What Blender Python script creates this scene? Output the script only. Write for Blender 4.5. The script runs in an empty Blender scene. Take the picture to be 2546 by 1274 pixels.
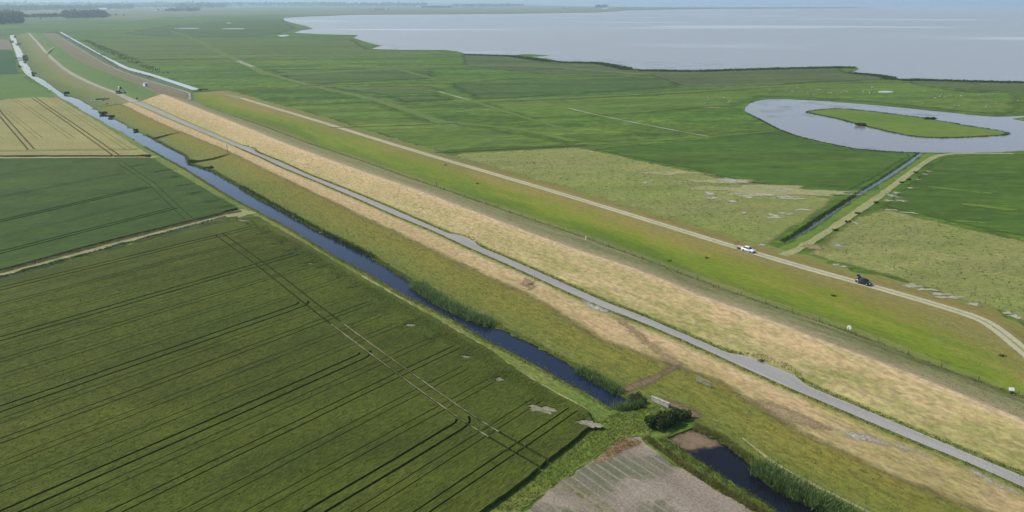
import bpy, bmesh, math, random
import numpy as np
from mathutils import Vector, Matrix
from mathutils.geometry import delaunay_2d_cdt
R = math.radians
random.seed(7); rng = np.random.default_rng(7)
sc = bpy.context.scene
COL = sc.collection

# ------------------------------------------------------------------ camera, world, sun, exposure
CAM_H, FPX, HORIZON = 60.0, 1887.0, 3.0
PITCH = math.atan((637 - HORIZON) / FPX)
cam = bpy.data.cameras.new('camera'); cam.lens = 36 * FPX / 2546; cam.sensor_width = 36
cam.clip_start = 0.5; cam.clip_end = 200000
camo = bpy.data.objects.new('camera', cam); COL.objects.link(camo)
camo.location = (0, 0, CAM_H); camo.rotation_euler = (R(90) - PITCH, 0, 0)
sc.camera = camo

SUN_AZ, SUN_EL = R(-80), R(46)           # azimuth clockwise from +Y
SUN_VEC = Vector((math.sin(SUN_AZ) * math.cos(SUN_EL), math.cos(SUN_AZ) * math.cos(SUN_EL), math.sin(SUN_EL)))
w = bpy.data.worlds.new('World'); sc.world = w; w.use_nodes = True
sky = w.node_tree.nodes.new('ShaderNodeTexSky'); sky.sky_type = 'NISHITA'; sky.sun_disc = False
sky.sun_elevation = SUN_EL; sky.sun_rotation = SUN_AZ % (2 * math.pi)
sky.air_density = 1.0; sky.dust_density = 1.2; sky.ozone_density = 1.5
bg = w.node_tree.nodes['Background']; bg.inputs[1].default_value = 0.15
w.node_tree.links.new(sky.outputs[0], bg.inputs[0])
sl = bpy.data.lights.new('sun', 'SUN'); sl.energy = 3.9; sl.angle = R(0.6); sl.color = (1, .94, .81)
so = bpy.data.objects.new('sun', sl); COL.objects.link(so); so.rotation_euler = SUN_VEC.to_track_quat('Z', 'Y').to_euler()
so.location = (0, 0, 400)
sc.view_settings.view_transform = 'Standard'; sc.view_settings.look = 'None'
sc.view_settings.exposure = 0.0; sc.view_settings.gamma = 1
try:
    sc.cycles.volume_bounces = 1; sc.cycles.max_bounces = 6; sc.cycles.use_denoising = True
except Exception: pass

# ------------------------------------------------------------------ measuring helpers
def P(x, y, z=0.0):
    """ground point (at height z) seen at photograph pixel x, y"""
    a = (x - 1273) / FPX; b = (637 - y) / FPX
    d = (a, math.cos(PITCH) + b * math.sin(PITCH), -math.sin(PITCH) + b * math.cos(PITCH))
    t = (z - CAM_H) / d[2]
    return (d[0] * t, d[1] * t)
def PP(pts, z=0.0): return [P(x, y, z) for x, y in pts]
TH = R(36.8)
DV = Vector((-math.sin(TH), math.cos(TH), 0)); UV_ = Vector((math.cos(TH), math.sin(TH), 0))
def to_us(p): return (p[0] * math.cos(TH) + p[1] * math.sin(TH), -p[0] * math.sin(TH) + p[1] * math.cos(TH))
def from_us(u, s): return (u * math.cos(TH) - s * math.sin(TH), u * math.sin(TH) + s * math.cos(TH))
def line_us(px, z=0.0):
    q = sorted([to_us(P(x, y, z)) for x, y in px], key=lambda t: t[1])
    S = np.array([t[1] for t in q]); U = np.array([t[0] for t in q])
    def f(s):
        s = np.asarray(s, float)
        out = np.interp(s, S, U)
        return out
    return f
def smooth(pts, n=3):
    """chaikin corner cutting on an open line"""
    for _ in range(n):
        o = [pts[0]]
        for a, b in zip(pts, pts[1:]):
            o.append((a[0]*.75+b[0]*.25, a[1]*.75+b[1]*.25)); o.append((a[0]*.25+b[0]*.75, a[1]*.25+b[1]*.75))
        o.append(pts[-1]); pts = o
    return pts
def smooth_closed(pts, n=2):
    for _ in range(n):
        o = []
        for a, b in zip(pts, pts[1:] + pts[:1]):
            o.append((a[0]*.75+b[0]*.25, a[1]*.75+b[1]*.25)); o.append((a[0]*.25+b[0]*.75, a[1]*.25+b[1]*.75))
        pts = o
    return pts
def rough(poly, amp=.22, rel=.012, lo=.9, closed=True, seed=1):
    """break the straight edges of a polygon into short, slightly wandering ones"""
    r = random.Random(seed); o = []
    n = len(poly)
    for i in range(n if closed else n - 1):
        a = poly[i]; b = poly[(i + 1) % n]
        L = math.hypot(b[0]-a[0], b[1]-a[1]); D = math.hypot((a[0]+b[0])/2, (a[1]+b[1])/2)
        st = max(lo, D * rel); k = min(400, max(1, int(L / st)))
        for j in range(k):
            t = j / k
            x = a[0] + (b[0]-a[0])*t; y = a[1] + (b[1]-a[1])*t
            if j and L > 1e-6:
                d = r.gauss(0, amp) * min(st, 2.5)
                x += -(b[1]-a[1]) / L * d; y += (b[0]-a[0]) / L * d
            o.append((x, y))
    if not closed: o.append(poly[-1])
    return o
def inside(pt, poly):
    x, y = pt; c = False; n = len(poly); j = n - 1
    for i in range(n):
        xi, yi = poly[i]; xj, yj = poly[j]
        if (yi > y) != (yj > y) and x < (xj-xi)*(y-yi)/(yj-yi)+xi: c = not c
        j = i
    return c
def inside_np(pts, poly):
    pts = np.asarray(pts); x = pts[:, 0]; y = pts[:, 1]; c = np.zeros(len(pts), bool); n = len(poly); j = n - 1
    for i in range(n):
        xi, yi = poly[i]; xj, yj = poly[j]
        if yi != yj:
            m = ((yi > y) != (yj > y)) & (x < (xj-xi)*(y-yi)/(yj-yi)+xi); c ^= m
        j = i
    return c
def sample_in(poly, n, rg=None):
    rg = rg or rng
    a = np.array(poly); lo = a.min(0); hi = a.max(0); out = []
    tot = 0
    for _ in range(60):
        p = lo + rg.random((n * 2, 2)) * (hi - lo)
        p = p[inside_np(p, poly)]; out.append(p); tot += len(p)
        if tot >= n: break
    return np.concatenate(out)[:n]

# ------------------------------------------------------------------ object helpers
def tag(o, label=None, cat=None, group=None, kind=None):
    if label: o['label'] = label
    if cat: o['category'] = cat
    if group: o['group'] = group
    if kind: o['kind'] = kind
    return o
def mesh_obj(name, verts, faces, mat, parent=None, smooth_shade=False, uv=None):
    me = bpy.data.meshes.new(name); me.from_pydata([tuple(v) for v in verts], [], faces); me.update()
    if mat: me.materials.append(mat)
    if uv is not None:
        l = me.uv_layers.new(name='UVMap')
        idx = np.empty(len(me.loops), np.int32); me.loops.foreach_get('vertex_index', idx)
        l.data.foreach_set('uv', np.asarray(uv, np.float32)[idx].ravel())
    if smooth_shade: me.polygons.foreach_set('use_smooth', [True] * len(me.polygons))
    o = bpy.data.objects.new(name, me); COL.objects.link(o)
    if parent: o.parent = parent
    return o
def quads_obj(name, V, n_per, mat, parent=None):
    """V: (faces*n_per,3) array, every face its own island"""
    nf = len(V) // n_per
    me = bpy.data.meshes.new(name); me.vertices.add(len(V)); me.vertices.foreach_set('co', np.asarray(V, np.float32).ravel())
    me.loops.add(len(V)); me.loops.foreach_set('vertex_index', np.arange(len(V), dtype=np.int32))
    me.polygons.add(nf); me.polygons.foreach_set('loop_start', np.arange(0, len(V), n_per, dtype=np.int32))
    me.update(calc_edges=True); me.validate()
    me.materials.append(mat)
    o = bpy.data.objects.new(name, me); COL.objects.link(o)
    if parent: o.parent = parent
    return o
def bm_obj(name, bm, mat, parent=None, smooth_shade=False):
    me = bpy.data.meshes.new(name); bmesh.ops.recalc_face_normals(bm, faces=bm.faces); bm.to_mesh(me); bm.free()
    if mat: me.materials.append(mat)
    if smooth_shade: me.polygons.foreach_set('use_smooth', [True] * len(me.polygons))
    o = bpy.data.objects.new(name, me); COL.objects.link(o)
    if parent: o.parent = parent
    return o
def empty(name, loc, rz=0.0, label=None, cat=None, group=None):
    o = bpy.data.objects.new(name, None); COL.objects.link(o); o.location = loc; o.rotation_euler = (0, 0, rz); o.empty_display_size = .3
    return tag(o, label, cat, group)
def copy_tree(o, parent=None):
    c = o.copy(); COL.objects.link(c)
    if parent: c.parent = parent
    for ch in list(o.children): copy_tree(ch, c)
    return c
def box(bm, cx, cy, cz, sx, sy, sz, rot=None, bevel=0):
    r = bmesh.ops.create_cube(bm, size=1.0)['verts']
    bmesh.ops.scale(bm, vec=(sx, sy, sz), verts=r)
    if bevel: 
        es = list({e for v in r for e in v.link_edges}); g = bmesh.ops.bevel(bm, geom=es, offset=bevel, segments=1, affect='EDGES')
        r = list({v for f in g['faces'] for v in f.verts} | {v for v in r if v.is_valid})
    if rot: bmesh.ops.rotate(bm, cent=(0, 0, 0), matrix=rot, verts=r)
    bmesh.ops.translate(bm, vec=(cx, cy, cz), verts=r)
def tube(bm, a, b, r0, r1=None, seg=8):
    a = Vector(a); b = Vector(b); d = b - a; r1 = r0 if r1 is None else r1
    v = bmesh.ops.create_cone(bm, cap_ends=True, segments=seg, radius1=r0, radius2=r1, depth=d.length)['verts']
    bmesh.ops.rotate(bm, cent=(0, 0, 0), matrix=d.to_track_quat('Z', 'Y').to_matrix(), verts=v)
    bmesh.ops.translate(bm, vec=(a + b) / 2, verts=v)

def cdt_sheet(name, outer, cuts, z, mat, wall=0.0, islands=(), steiner=(), wall_mat=None, parent=None):
    """a flat sheet with the outline OUTER, the polygons CUTS cut out of it (and ISLANDS put back), with vertical walls going down along all its edges"""
    vs = []; fs = []
    for poly in [outer] + list(cuts) + list(islands):
        if sum(a[0]*b[1] - b[0]*a[1] for a, b in zip(poly, poly[1:] + poly[:1])) < 0: poly = poly[::-1]
        s = len(vs); vs += [Vector((x, y)) for x, y in poly]; fs.append(list(range(s, len(vs))))
    vs += [Vector(p) for p in steiner]
    nc = len(cuts)
    ov, oe, of, _, _, oid = delaunay_2d_cdt(vs, [], fs, 1, 1e-4, True)
    keep = []
    for f, ids in zip(of, oid):
        ids = set(ids)
        isl = any(i > nc for i in ids); cut = any(1 <= i <= nc for i in ids)
        if isl or (0 in ids and not cut): keep.append(list(f))
    verts = [(v.x, v.y, z) for v in ov]; faces = keep
    nz = []
    cnt = {}
    for f in keep:
        for a, b in zip(f, f[1:] + f[:1]): cnt[(a, b)] = 1
    if wall:
        low = {}; wf = []
        for (a, b) in cnt:
            if (b, a) not in cnt:
                for q in (a, b):
                    if q not in low: low[q] = len(verts); verts.append((ov[q].x, ov[q].y, z - wall))
                wf.append([b, a, low[a], low[b]])
        nk = len(keep); faces = keep + wf
    o = mesh_obj(name, verts, faces, mat, parent)
    if wall and wall_mat:
        o.data.materials.append(wall_mat)
        for p in o.data.polygons[nk:]: p.material_index = 1
    return o
def ribbon_poly(line, width):
    """a polygon of quads (as one outline) following LINE"""
    L = []; Rr = []
    for i, p in enumerate(line):
        a = line[max(0, i-1)]; b = line[min(len(line)-1, i+1)]
        dx, dy = b[0]-a[0], b[1]-a[1]; l = math.hypot(dx, dy) or 1
        wd = width[i] if hasattr(width, '__len__') else width
        L.append((p[0]-dy/l*wd/2, p[1]+dx/l*wd/2)); Rr.append((p[0]+dy/l*wd/2, p[1]-dx/l*wd/2))
    return L + Rr[::-1]
def offset_line(line, d):
    o = []
    for i, p in enumerate(line):
        a = line[max(0, i-1)]; b = line[min(len(line)-1, i+1)]
        dx, dy = b[0]-a[0], b[1]-a[1]; l = math.hypot(dx, dy) or 1
        o.append((p[0]-dy/l*d, p[1]+dx/l*d))
    return o
def resample(line, step):
    o = [line[0]]
    for a, b in zip(line, line[1:]):
        k = max(1, int(math.hypot(b[0]-a[0], b[1]-a[1]) / step))
        for j in range(1, k + 1): o.append((a[0]+(b[0]-a[0])*j/k, a[1]+(b[1]-a[1])*j/k))
    return o
def ribbon(name, line, width, z, mat, step=4.0, jitter=0.0, thick=0.0, seed=3):
    r = random.Random(seed)
    line = resample(smooth(list(line), 2), step)
    wd = [width * (1 + r.gauss(0, jitter)) for _ in line]
    poly = ribbon_poly(line, wd); n = len(line); V = []; F = []; UVs = []
    acc = 0
    for i in range(n):
        if i: acc += math.hypot(line[i][0]-line[i-1][0], line[i][1]-line[i-1][1])
        V.append((*poly[i], z)); V.append((*poly[2*n-1-i], z)); UVs += [(0, acc/10), (1, acc/10)]
        if i: F.append((2*i-2, 2*i-1, 2*i+1, 2*i))
    o = mesh_obj(name, V, F, mat, uv=UVs)
    return o

# ------------------------------------------------------------------ materials
class NT:
    def __init__(s, name):
        s.m = bpy.data.materials.new(name); s.m.use_nodes = True; s.t = s.m.node_tree; s.n = s.t.nodes; s.b = s.n['Principled BSDF']
    def new(s, t, **k):
        n = s.n.new(t)
        for a, b in k.items(): setattr(n, a, b)
        return n
    def link(s, a, b): s.t.links.new(a, b)
    def val(s, sock, v):
        if hasattr(v, 'is_linked') or isinstance(v, bpy.types.NodeSocket): s.link(v, sock)
        else: sock.default_value = v
    def coords(s, rot=0.0, stretch=1.0):
        g = s.new('ShaderNodeNewGeometry'); mp = s.new('ShaderNodeMapping', vector_type='TEXTURE')
        mp.inputs['Rotation'].default_value = (0, 0, rot); mp.inputs['Scale'].default_value = (stretch, 1, 1)
        s.link(g.outputs['Position'], mp.inputs['Vector']); return mp.outputs[0]
    def noise(s, vec, scale, detail=4.0, rough=.55, dist=0.0):
        n = s.new('ShaderNodeTexNoise'); n.inputs['Scale'].default_value = scale; n.inputs['Detail'].default_value = detail
        n.inputs['Roughness'].default_value = rough; n.inputs['Distortion'].default_value = dist
        s.link(vec, n.inputs['Vector']); return n.outputs['Fac']
    def rng(s, v, a, b, c=0.0, d=1.0):
        n = s.new('ShaderNodeMapRange', interpolation_type='SMOOTHSTEP'); s.val(n.inputs[0], v)
        for i, q in enumerate((a, b, c, d)): n.inputs[i+1].default_value = q
        return n.outputs[0]
    def math(s, op, a, b=0.0):
        n = s.new('ShaderNodeMath', operation=op); s.val(n.inputs[0], a); s.val(n.inputs[1], b); return n.outputs[0]
    def mix(s, f, a, b, mode='MIX'):
        n = s.new('ShaderNodeMix', data_type='RGBA', blend_type=mode)
        s.val(n.inputs[0], f)
        for sk, v in ((n.inputs[6], a), (n.inputs[7], b)):
            if isinstance(v, bpy.types.NodeSocket): s.link(v, sk)
            else: sk.default_value = (*v, 1)
        return n.outputs[2]
    def scale(s, col, f):
        v = s.new('ShaderNodeVectorMath', operation='SCALE'); s.link(col, v.inputs[0]); s.val(v.inputs['Scale'], f); return v.outputs[0]
    def bump(s, h, strength=.4, dist=.1):
        n = s.new('ShaderNodeBump'); n.inputs['Strength'].default_value = strength; n.inputs['Distance'].default_value = dist
        s.link(h, n.inputs['Height']); s.link(n.outputs[0], s.b.inputs['Normal'])
    def fin(s, col, rough=.9, spec=.15):
        s.val(s.b.inputs['Base Color'], col if isinstance(col, bpy.types.NodeSocket) else (*col, 1))
        s.val(s.b.inputs['Roughness'], rough); s.b.inputs['Specular IOR Level'].default_value = spec
        return s.m
DROT = math.pi / 2 + TH
def soil_mat(name, A, B, C, s1=.015, s2=.12, s3=1.6, rot=DROT, stretch=1.0, fine=.5, cmix=.6, bump=.5, bd=.15, speck=None, lum=1.0, band=None):
    t = NT(name); v = t.coords(rot, stretch)
    n1 = t.noise(v, s1, 5); n2 = t.noise(v, s2, 6, .6, .3); n3 = t.noise(v, s3, 7, .7)
    c = t.mix(t.rng(n1, .36, .64), A, B)
    c = t.mix(t.math('MULTIPLY', t.rng(n2, .42, .68), cmix), c, C)
    if speck:
        n4 = t.noise(v, speck[1], 3, .5); c = t.mix(t.rng(n4, speck[2], speck[2] + .07, 0, speck[3]), c, speck[0])
    if band:
        n6 = t.noise(t.coords(R(6), 7.0), band[0], 6, .62, .4); c = t.scale(c, t.rng(n6, .3, .7, 1 - band[1], 1 + band[1]))
        n7 = t.noise(t.coords(R(30), 2.0), band[0] * 5, 4, .6); c = t.scale(c, t.rng(n7, .3, .7, 1 - band[1] * .7, 1 + band[1] * .7))
    c = t.scale(c, t.rng(n3, .25, .75, lum * (1 - fine), lum * (1 + fine)))
    t.bump(n3, bump, bd)
    return t.fin(c)
def plain(name, col, rough=.6, metal=0.0, var=.15, scale=6.0, spec=.3):
    t = NT(name); v = t.coords(); n = t.noise(v, scale, 4)
    base = t.new('ShaderNodeRGB'); base.outputs[0].default_value = (*col, 1)
    c = t.scale(base.outputs[0], t.rng(n, .3, .7, 1 - var, 1 + var))
    t.b.inputs['Metallic'].default_value = metal
    return t.fin(c, rough, spec)
def leaf_mat(name, A, B, transl=.0):
    t = NT(name); g = t.new('ShaderNodeNewGeometry')
    c = t.mix(g.outputs['Random Per Island'], A, B)
    n = t.noise(t.coords(), .6, 3)
    c = t.scale(c, t.rng(n, .3, .7, .75, 1.25))
    m = t.fin(c, .8, .1)
    tr = t.new('ShaderNodeBsdfTranslucent'); t.link(c, tr.inputs[0]); mx = t.new('ShaderNodeMixShader'); mx.inputs[0].default_value = .45
    t.link(t.b.outputs[0], mx.inputs[1]); t.link(tr.outputs[0], mx.inputs[2]); t.link(mx.outputs[0], t.n['Material Output'].inputs['Surface'])
    return m
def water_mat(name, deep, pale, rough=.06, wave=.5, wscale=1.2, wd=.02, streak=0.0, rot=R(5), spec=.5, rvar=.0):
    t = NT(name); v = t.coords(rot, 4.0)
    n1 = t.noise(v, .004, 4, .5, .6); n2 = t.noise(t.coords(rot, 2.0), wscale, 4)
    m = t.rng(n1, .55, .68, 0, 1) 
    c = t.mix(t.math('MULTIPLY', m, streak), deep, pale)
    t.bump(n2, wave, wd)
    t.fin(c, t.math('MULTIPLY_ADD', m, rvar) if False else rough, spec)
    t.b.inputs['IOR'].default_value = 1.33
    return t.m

M = {}
M['base'] = soil_mat('marsh_meadow', (.064,.124,.011), (.094,.146,.015), (.044,.092,.009), s1=.008, s2=.07, s3=.5, rot=R(8), stretch=2.5, fine=.55, cmix=.75, band=(.035, .30))
M['farland'] = soil_mat('far_farmland', (.10,.15,.05), (.17,.17,.08), (.06,.11,.04), s1=.0016, s2=.006, s3=.05, rot=R(5), stretch=3, fine=.2, bump=0)
M['fieldA'] = soil_mat('pasture_light', (.185,.215,.052), (.215,.215,.070), (.150,.190,.040), s1=.02, s2=.1, s3=1.2, rot=R(10), stretch=2, fine=.32, speck=((.10,.13,.028), 1.7, .60, .55), band=(.05, .12))
M['fieldB'] = soil_mat('dark_grass_field', (.056,.108,.011), (.074,.126,.014), (.042,.084,.009), s1=.015, s2=.25, s3=.9, rot=R(-12), stretch=14, fine=.42, band=(.06, .20))
M['fieldC'] = soil_mat('mown_green', (.100,.165,.018), (.125,.180,.024), (.08,.145,.015), s1=.02, s2=.15, s3=1, rot=R(-8), stretch=6, fine=.35)
M['marshdark'] = soil_mat('dark_marsh', (.056,.097,.017), (.070,.112,.019), (.044,.080,.014), s1=.01, s2=.05, s3=.4, rot=R(5), stretch=4, fine=.35, band=(.04, .26))
M['olive'] = soil_mat('olive_meadow', (.080,.122,.022), (.100,.136,.027), (.062,.104,.018), s1=.01, s2=.06, s3=.5, rot=R(5), stretch=4, fine=.3, band=(.04, .24))
M['reed'] = soil_mat('reed_marsh', (.070,.098,.026), (.085,.108,.030), (.054,.084,.022), s1=.01, s2=.06, s3=.4, rot=R(3), stretch=5, fine=.4, band=(.05, .22))
M['yellowgreen'] = soil_mat('yellow_green_meadow', (.088,.148,.017), (.112,.160,.021), (.066,.120,.014), s1=.01, s2=.06, s3=.6, rot=R(6), stretch=4, fine=.35, band=(.04, .24))
M['lightband'] = soil_mat('light_grass_band', (.100,.152,.030), (.118,.162,.036), (.084,.136,.024), s1=.02, s2=.1, s3=.8, fine=.3)
M['verge'] = soil_mat('rough_verge', (.120,.165,.030), (.165,.185,.045), (.085,.135,.022), s1=.05, s2=.3, s3=2, stretch=2.5, fine=.5)
M['lane'] = soil_mat('grass_lane', (.075,.145,.016), (.115,.165,.025), (.19,.18,.06), s1=.06, s2=.16, s3=2.2, rot=R(50), stretch=3, fine=.45, cmix=.55)
M['crop'] = soil_mat('crop_canopy', (.070,.091,.0105), (.092,.106,.013), (.052,.077,.010), s1=.025, s2=.11, s3=2.6, rot=R(50), stretch=3, fine=.42, bump=1.0, bd=.35, band=(.045, .13))
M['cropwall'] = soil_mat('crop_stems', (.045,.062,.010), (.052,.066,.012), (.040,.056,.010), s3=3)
M['crop2'] = soil_mat('crop_canopy_dark', (.043,.080,.0115), (.056,.090,.013), (.034,.068,.010), s1=.02, s2=.08, s3=2.0, rot=R(57), stretch=5, fine=.35, bump=.9, bd=.3, band=(.05, .12))
M['wheat'] = soil_mat('ripening_wheat', (.235,.218,.078), (.265,.243,.09), (.195,.198,.066), s1=.01, s2=.06, s3=1.5, rot=R(-53), stretch=4, fine=.22, bump=.6, bd=.25, band=(.05, .08))
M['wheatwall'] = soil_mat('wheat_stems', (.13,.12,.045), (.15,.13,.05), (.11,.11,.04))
M['f4'] = soil_mat('bright_green_crop', (.088,.155,.028), (.10,.165,.034), (.074,.135,.024), s1=.01, s2=.05, s3=.6, fine=.25)
M['f5'] = soil_mat('deep_green_crop', (.030,.080,.022), (.036,.086,.024), (.026,.070,.020), s1=.01, s2=.05, s3=.6, fine=.25)
M['f6'] = soil_mat('brown_stubble', (.17,.15,.10), (.19,.16,.11), (.15,.15,.09), s1=.01, s2=.05, s3=.6, fine=.2)
M['undersoil'] = soil_mat('dark_soil', (.075,.065,.042), (.09,.075,.05), (.05,.06,.03))  # soil of its own dark colour, lying under the crop canopies
M['sandtrack'] = soil_mat('sandy_wheel_track', (.17,.155,.085), (.20,.18,.105), (.10,.11,.035), s2=.5, cmix=.9)
M['bare'] = soil_mat('bare_pale_soil', (.33,.32,.23), (.40,.385,.29), (.22,.23,.11), s1=.1, s2=.5, s3=3, fine=.3)
M['baresoil'] = soil_mat('bare_grey_soil', (.21,.195,.135), (.26,.245,.175), (.10,.115,.045), s1=.3, s2=1.2, s3=3, fine=.4)
M['brownsoil'] = soil_mat('brown_soil', (.25,.18,.10), (.29,.21,.12), (.19,.155,.07), s1=.1, s2=.4, s3=3, fine=.4)
M['rust'] = soil_mat('rusty_dead_weeds', (.29,.18,.095), (.33,.225,.13), (.16,.13,.05), s1=.2, s2=.8, s3=4, fine=.5, bump=1)
M['mud'] = soil_mat('mud', (.17,.125,.075), (.20,.14,.09), (.11,.09,.05), s1=.1, s2=.5, s3=3, fine=.25)
M['track'] = soil_mat('concrete_track', (.40,.37,.25), (.45,.41,.29), (.33,.33,.20), s1=.05, s2=.4, s3=3, fine=.2)
M['path'] = soil_mat('gravel_path', (.24,.26,.16), (.29,.30,.20), (.16,.2,.09), s1=.02, s2=.1, s3=1, fine=.2)
M['stonepath'] = soil_mat('pale_path', (.45,.46,.40), (.5,.5,.44), (.3,.33,.22), s1=.02, s2=.1, s3=.5, fine=.3)
M['dryline'] = soil_mat('dry_grass_line', (.26,.26,.11), (.31,.29,.14), (.17,.2,.07), s1=.1, s2=.4, s3=2, fine=.4)
M['rubble'] = soil_mat('stone_rubble', (.36,.33,.27), (.44,.41,.35), (.24,.22,.14), s1=.2, s2=1.2, s3=4, fine=.55, bump=1)
M['bank'] = soil_mat('bank_soil', (.055,.07,.022), (.075,.075,.03), (.04,.05,.02), s3=2)
M['ditchdark'] = soil_mat('ditch_growth_and_shade', (.030,.052,.015), (.042,.06,.018), (.10,.11,.035), s1=.05, s2=.3, s3=2, fine=.4)  # dark growth plus the shadow inside the ditch, put into one colour

def dryfield():
    """bare grey brown field with faint seed rows and greenish growth"""
    t = NT('bare_field'); v = t.coords(DROT, 1.0); vs = t.coords(DROT, 12.0)
    n1 = t.noise(vs, .35, 5, .6); n2 = t.noise(v, .10, 4, .55, .5); n3 = t.noise(v, 3, 7, .7)
    c = t.mix(t.rng(n1, .3, .7), (.225,.185,.14), (.285,.24,.185))
    sx = t.new('ShaderNodeSeparateXYZ'); t.link(v, sx.inputs[0])
    wv = t.math('SINE', t.math('MULTIPLY', sx.outputs[1], 2 * math.pi / 1.5)); rows = t.rng(wv, .55, .95)
    g = t.math('MULTIPLY', t.rng(n2, .44, .56), t.math('SUBTRACT', 1.0, t.math('MULTIPLY', rows, .75)))
    c = t.mix(t.math('MULTIPLY', g, t.rng(n1, .25, .6, .35, .85)), c, (.105,.115,.062))
    c = t.scale(c, t.rng(n3, .25, .75, .7, 1.3)); t.bump(n3, .8, .15)
    return t.fin(c)
M['dry'] = dryfield()

def ramp_node(t, fac, stops):
    r = t.new('ShaderNodeValToRGB'); e = r.color_ramp.elements
    while len(e) > 1: e.remove(e[-1])
    e[0].position = stops[0][0]; e[0].color = (*stops[0][1], 1)
    for p, c in stops[1:]:
        q = e.new(p); q.color = (*c, 1)
    t.link(fac, r.inputs[0]); return r.outputs[0]
def banded(name, stops_a, stops_b, n, warp=.12, stretch=8, s2=.18, s3=1.5, fine=.32, near=None, lo=.40, hi=.66):
    """colours in bands across an embankment (uv.x counts its break lines); B is mixed into A in streaks"""
    t = NT(name); uv = t.new('ShaderNodeUVMap'); sx = t.new('ShaderNodeSeparateXYZ'); t.link(uv.outputs[0], sx.inputs[0])
    v = t.coords(DROT, stretch); v1 = t.coords(DROT, 2.5)
    nw = t.noise(v1, .35, 5, .6); nl = t.noise(v1, .03, 3)
    wv = t.math('MULTIPLY', t.math('SUBTRACT', nw, .5), warp); wl = t.math('MULTIPLY', t.math('SUBTRACT', nl, .5), warp * 1.2)
    u = t.math('DIVIDE', t.math('ADD', t.math('ADD', sx.outputs[0], wv), wl), n)
    a = ramp_node(t, u, [(p / n, c) for p, c in stops_a]); b = ramp_node(t, u, [(p / n, c) for p, c in stops_b])
    n2 = t.noise(v, s2, 7, .68, .6); m = t.rng(n2, lo, hi)
    if near: m = t.math('MULTIPLY', m, t.rng(sx.outputs[1], near[0], near[1], 1.0, near[2]))
    n5 = t.noise(t.coords(DROT + .35, 3.0), .75, 6, .7); n6 = t.noise(v1, .035, 4, .6, .5)
    m = t.math('MAXIMUM', m, t.math('MULTIPLY', t.rng(n5, .48, .66), t.rng(n6, .36, .62, .25, .95)))
    c = t.mix(m, a, b)
    n3 = t.noise(t.coords(DROT, 2.2), s3, 8, .72); c = t.scale(c, t.rng(n3, .25, .75, 1 - fine, 1 + fine))
    t.bump(n3, .8, .2)
    return t.fin(c)
GR1 = (.195,.168,.032); TAN = (.402,.294,.150); TAN2 = (.435,.310,.170); OLV = (.24,.22,.075); GRV = (.155,.18,.04); PINK = (.455,.345,.20)
GDK = (.115,.125,.035)
M['dike'] = banded('dike_cover',
    [(0,(.10,.125,.025)),(.10,(.15,.17,.035)),(.86,GR1),(.95,(.17,.14,.045)),(1.03,(.38,.32,.155)),(1.10,TAN),(1.70,TAN2),(1.80,(.36,.29,.14)),(1.88,(.25,.23,.08)),(2.0,(.17,.19,.05)),
     (3.0,(.20,.21,.06)),(3.5,(.24,.24,.075)),(4.0,(.36,.31,.13)),(4.15,(.385,.30,.155)),(4.8,TAN2),(4.97,PINK),(5.35,(.43,.32,.18)),(5.9,(.30,.26,.12)),(6.2,(.25,.235,.10)),(6.75,(.26,.245,.10)),(6.93,(.28,.26,.12)),(7,(.13,.14,.04))],
    [(0,(.06,.09,.018)),(.3,(.13,.145,.025)),(.6,(.145,.155,.026)),(.86,(.135,.14,.028)),(.95,(.12,.10,.035)),(1.05,(.28,.23,.09)),(1.6,(.31,.25,.11)),(1.75,(.30,.25,.09)),(2,(.12,.15,.03)),
     (3,(.11,.15,.03)),(3.7,(.13,.16,.035)),(4.05,(.20,.20,.062)),(4.4,(.215,.21,.068)),(4.8,(.30,.26,.11)),(5.0,(.42,.32,.18)),(5.8,(.27,.23,.12)),(6.2,(.17,.175,.065)),(7,(.10,.115,.03))],
    7, warp=.2, near=(.4, 2.4, .35), s2=.16, stretch=3.2, fine=.38, lo=.35, hi=.60)
M['greendike'] = banded('grassed_dike',
    [(0,(.11,.14,.04)),(.5,(.15,.17,.05)),(1,(.20,.18,.09)),(1.05,(.33,.33,.24)),(1.95,(.33,.33,.24)),(2.05,(.115,.16,.038)),(2.9,(.10,.15,.034)),(3.0,(.175,.175,.08)),(3.3,(.20,.17,.10)),(3.8,(.205,.175,.105)),(4,(.13,.15,.055)),(5,(.10,.12,.07))],
    [(0,(.09,.12,.03)),(.5,(.13,.16,.04)),(1,(.17,.16,.07)),(1.95,(.30,.30,.2)),(2.05,(.08,.15,.04)),(2.9,(.08,.14,.04)),(3.0,(.18,.16,.09)),(3.9,(.20,.17,.10)),(4,(.11,.13,.06)),(5,(.09,.12,.07))],
    5, warp=.08, s2=.05, s3=.5, fine=.15)
M['foreland'] = banded('foreland_grass',
    [(0,(.17,.17,.038)),(.10,(.135,.168,.022)),(.30,(.155,.205,.017)),(.48,(.205,.215,.028)),(.66,(.24,.195,.048)),(1,(.235,.19,.06)),(1.35,(.195,.158,.048)),(1.7,(.19,.18,.045)),(2,(.165,.185,.04))],
    [(0,(.115,.14,.03)),(.15,(.095,.142,.013)),(.35,(.12,.178,.014)),(.6,(.165,.19,.02)),(.8,(.185,.17,.04)),(1,(.20,.175,.055)),(1.4,(.155,.14,.042)),(1.8,(.14,.165,.04)),(2,(.12,.175,.04))],
    2, warp=.6, stretch=4, s2=.04, s3=1.2, fine=.22, lo=.40, hi=.60)
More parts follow.
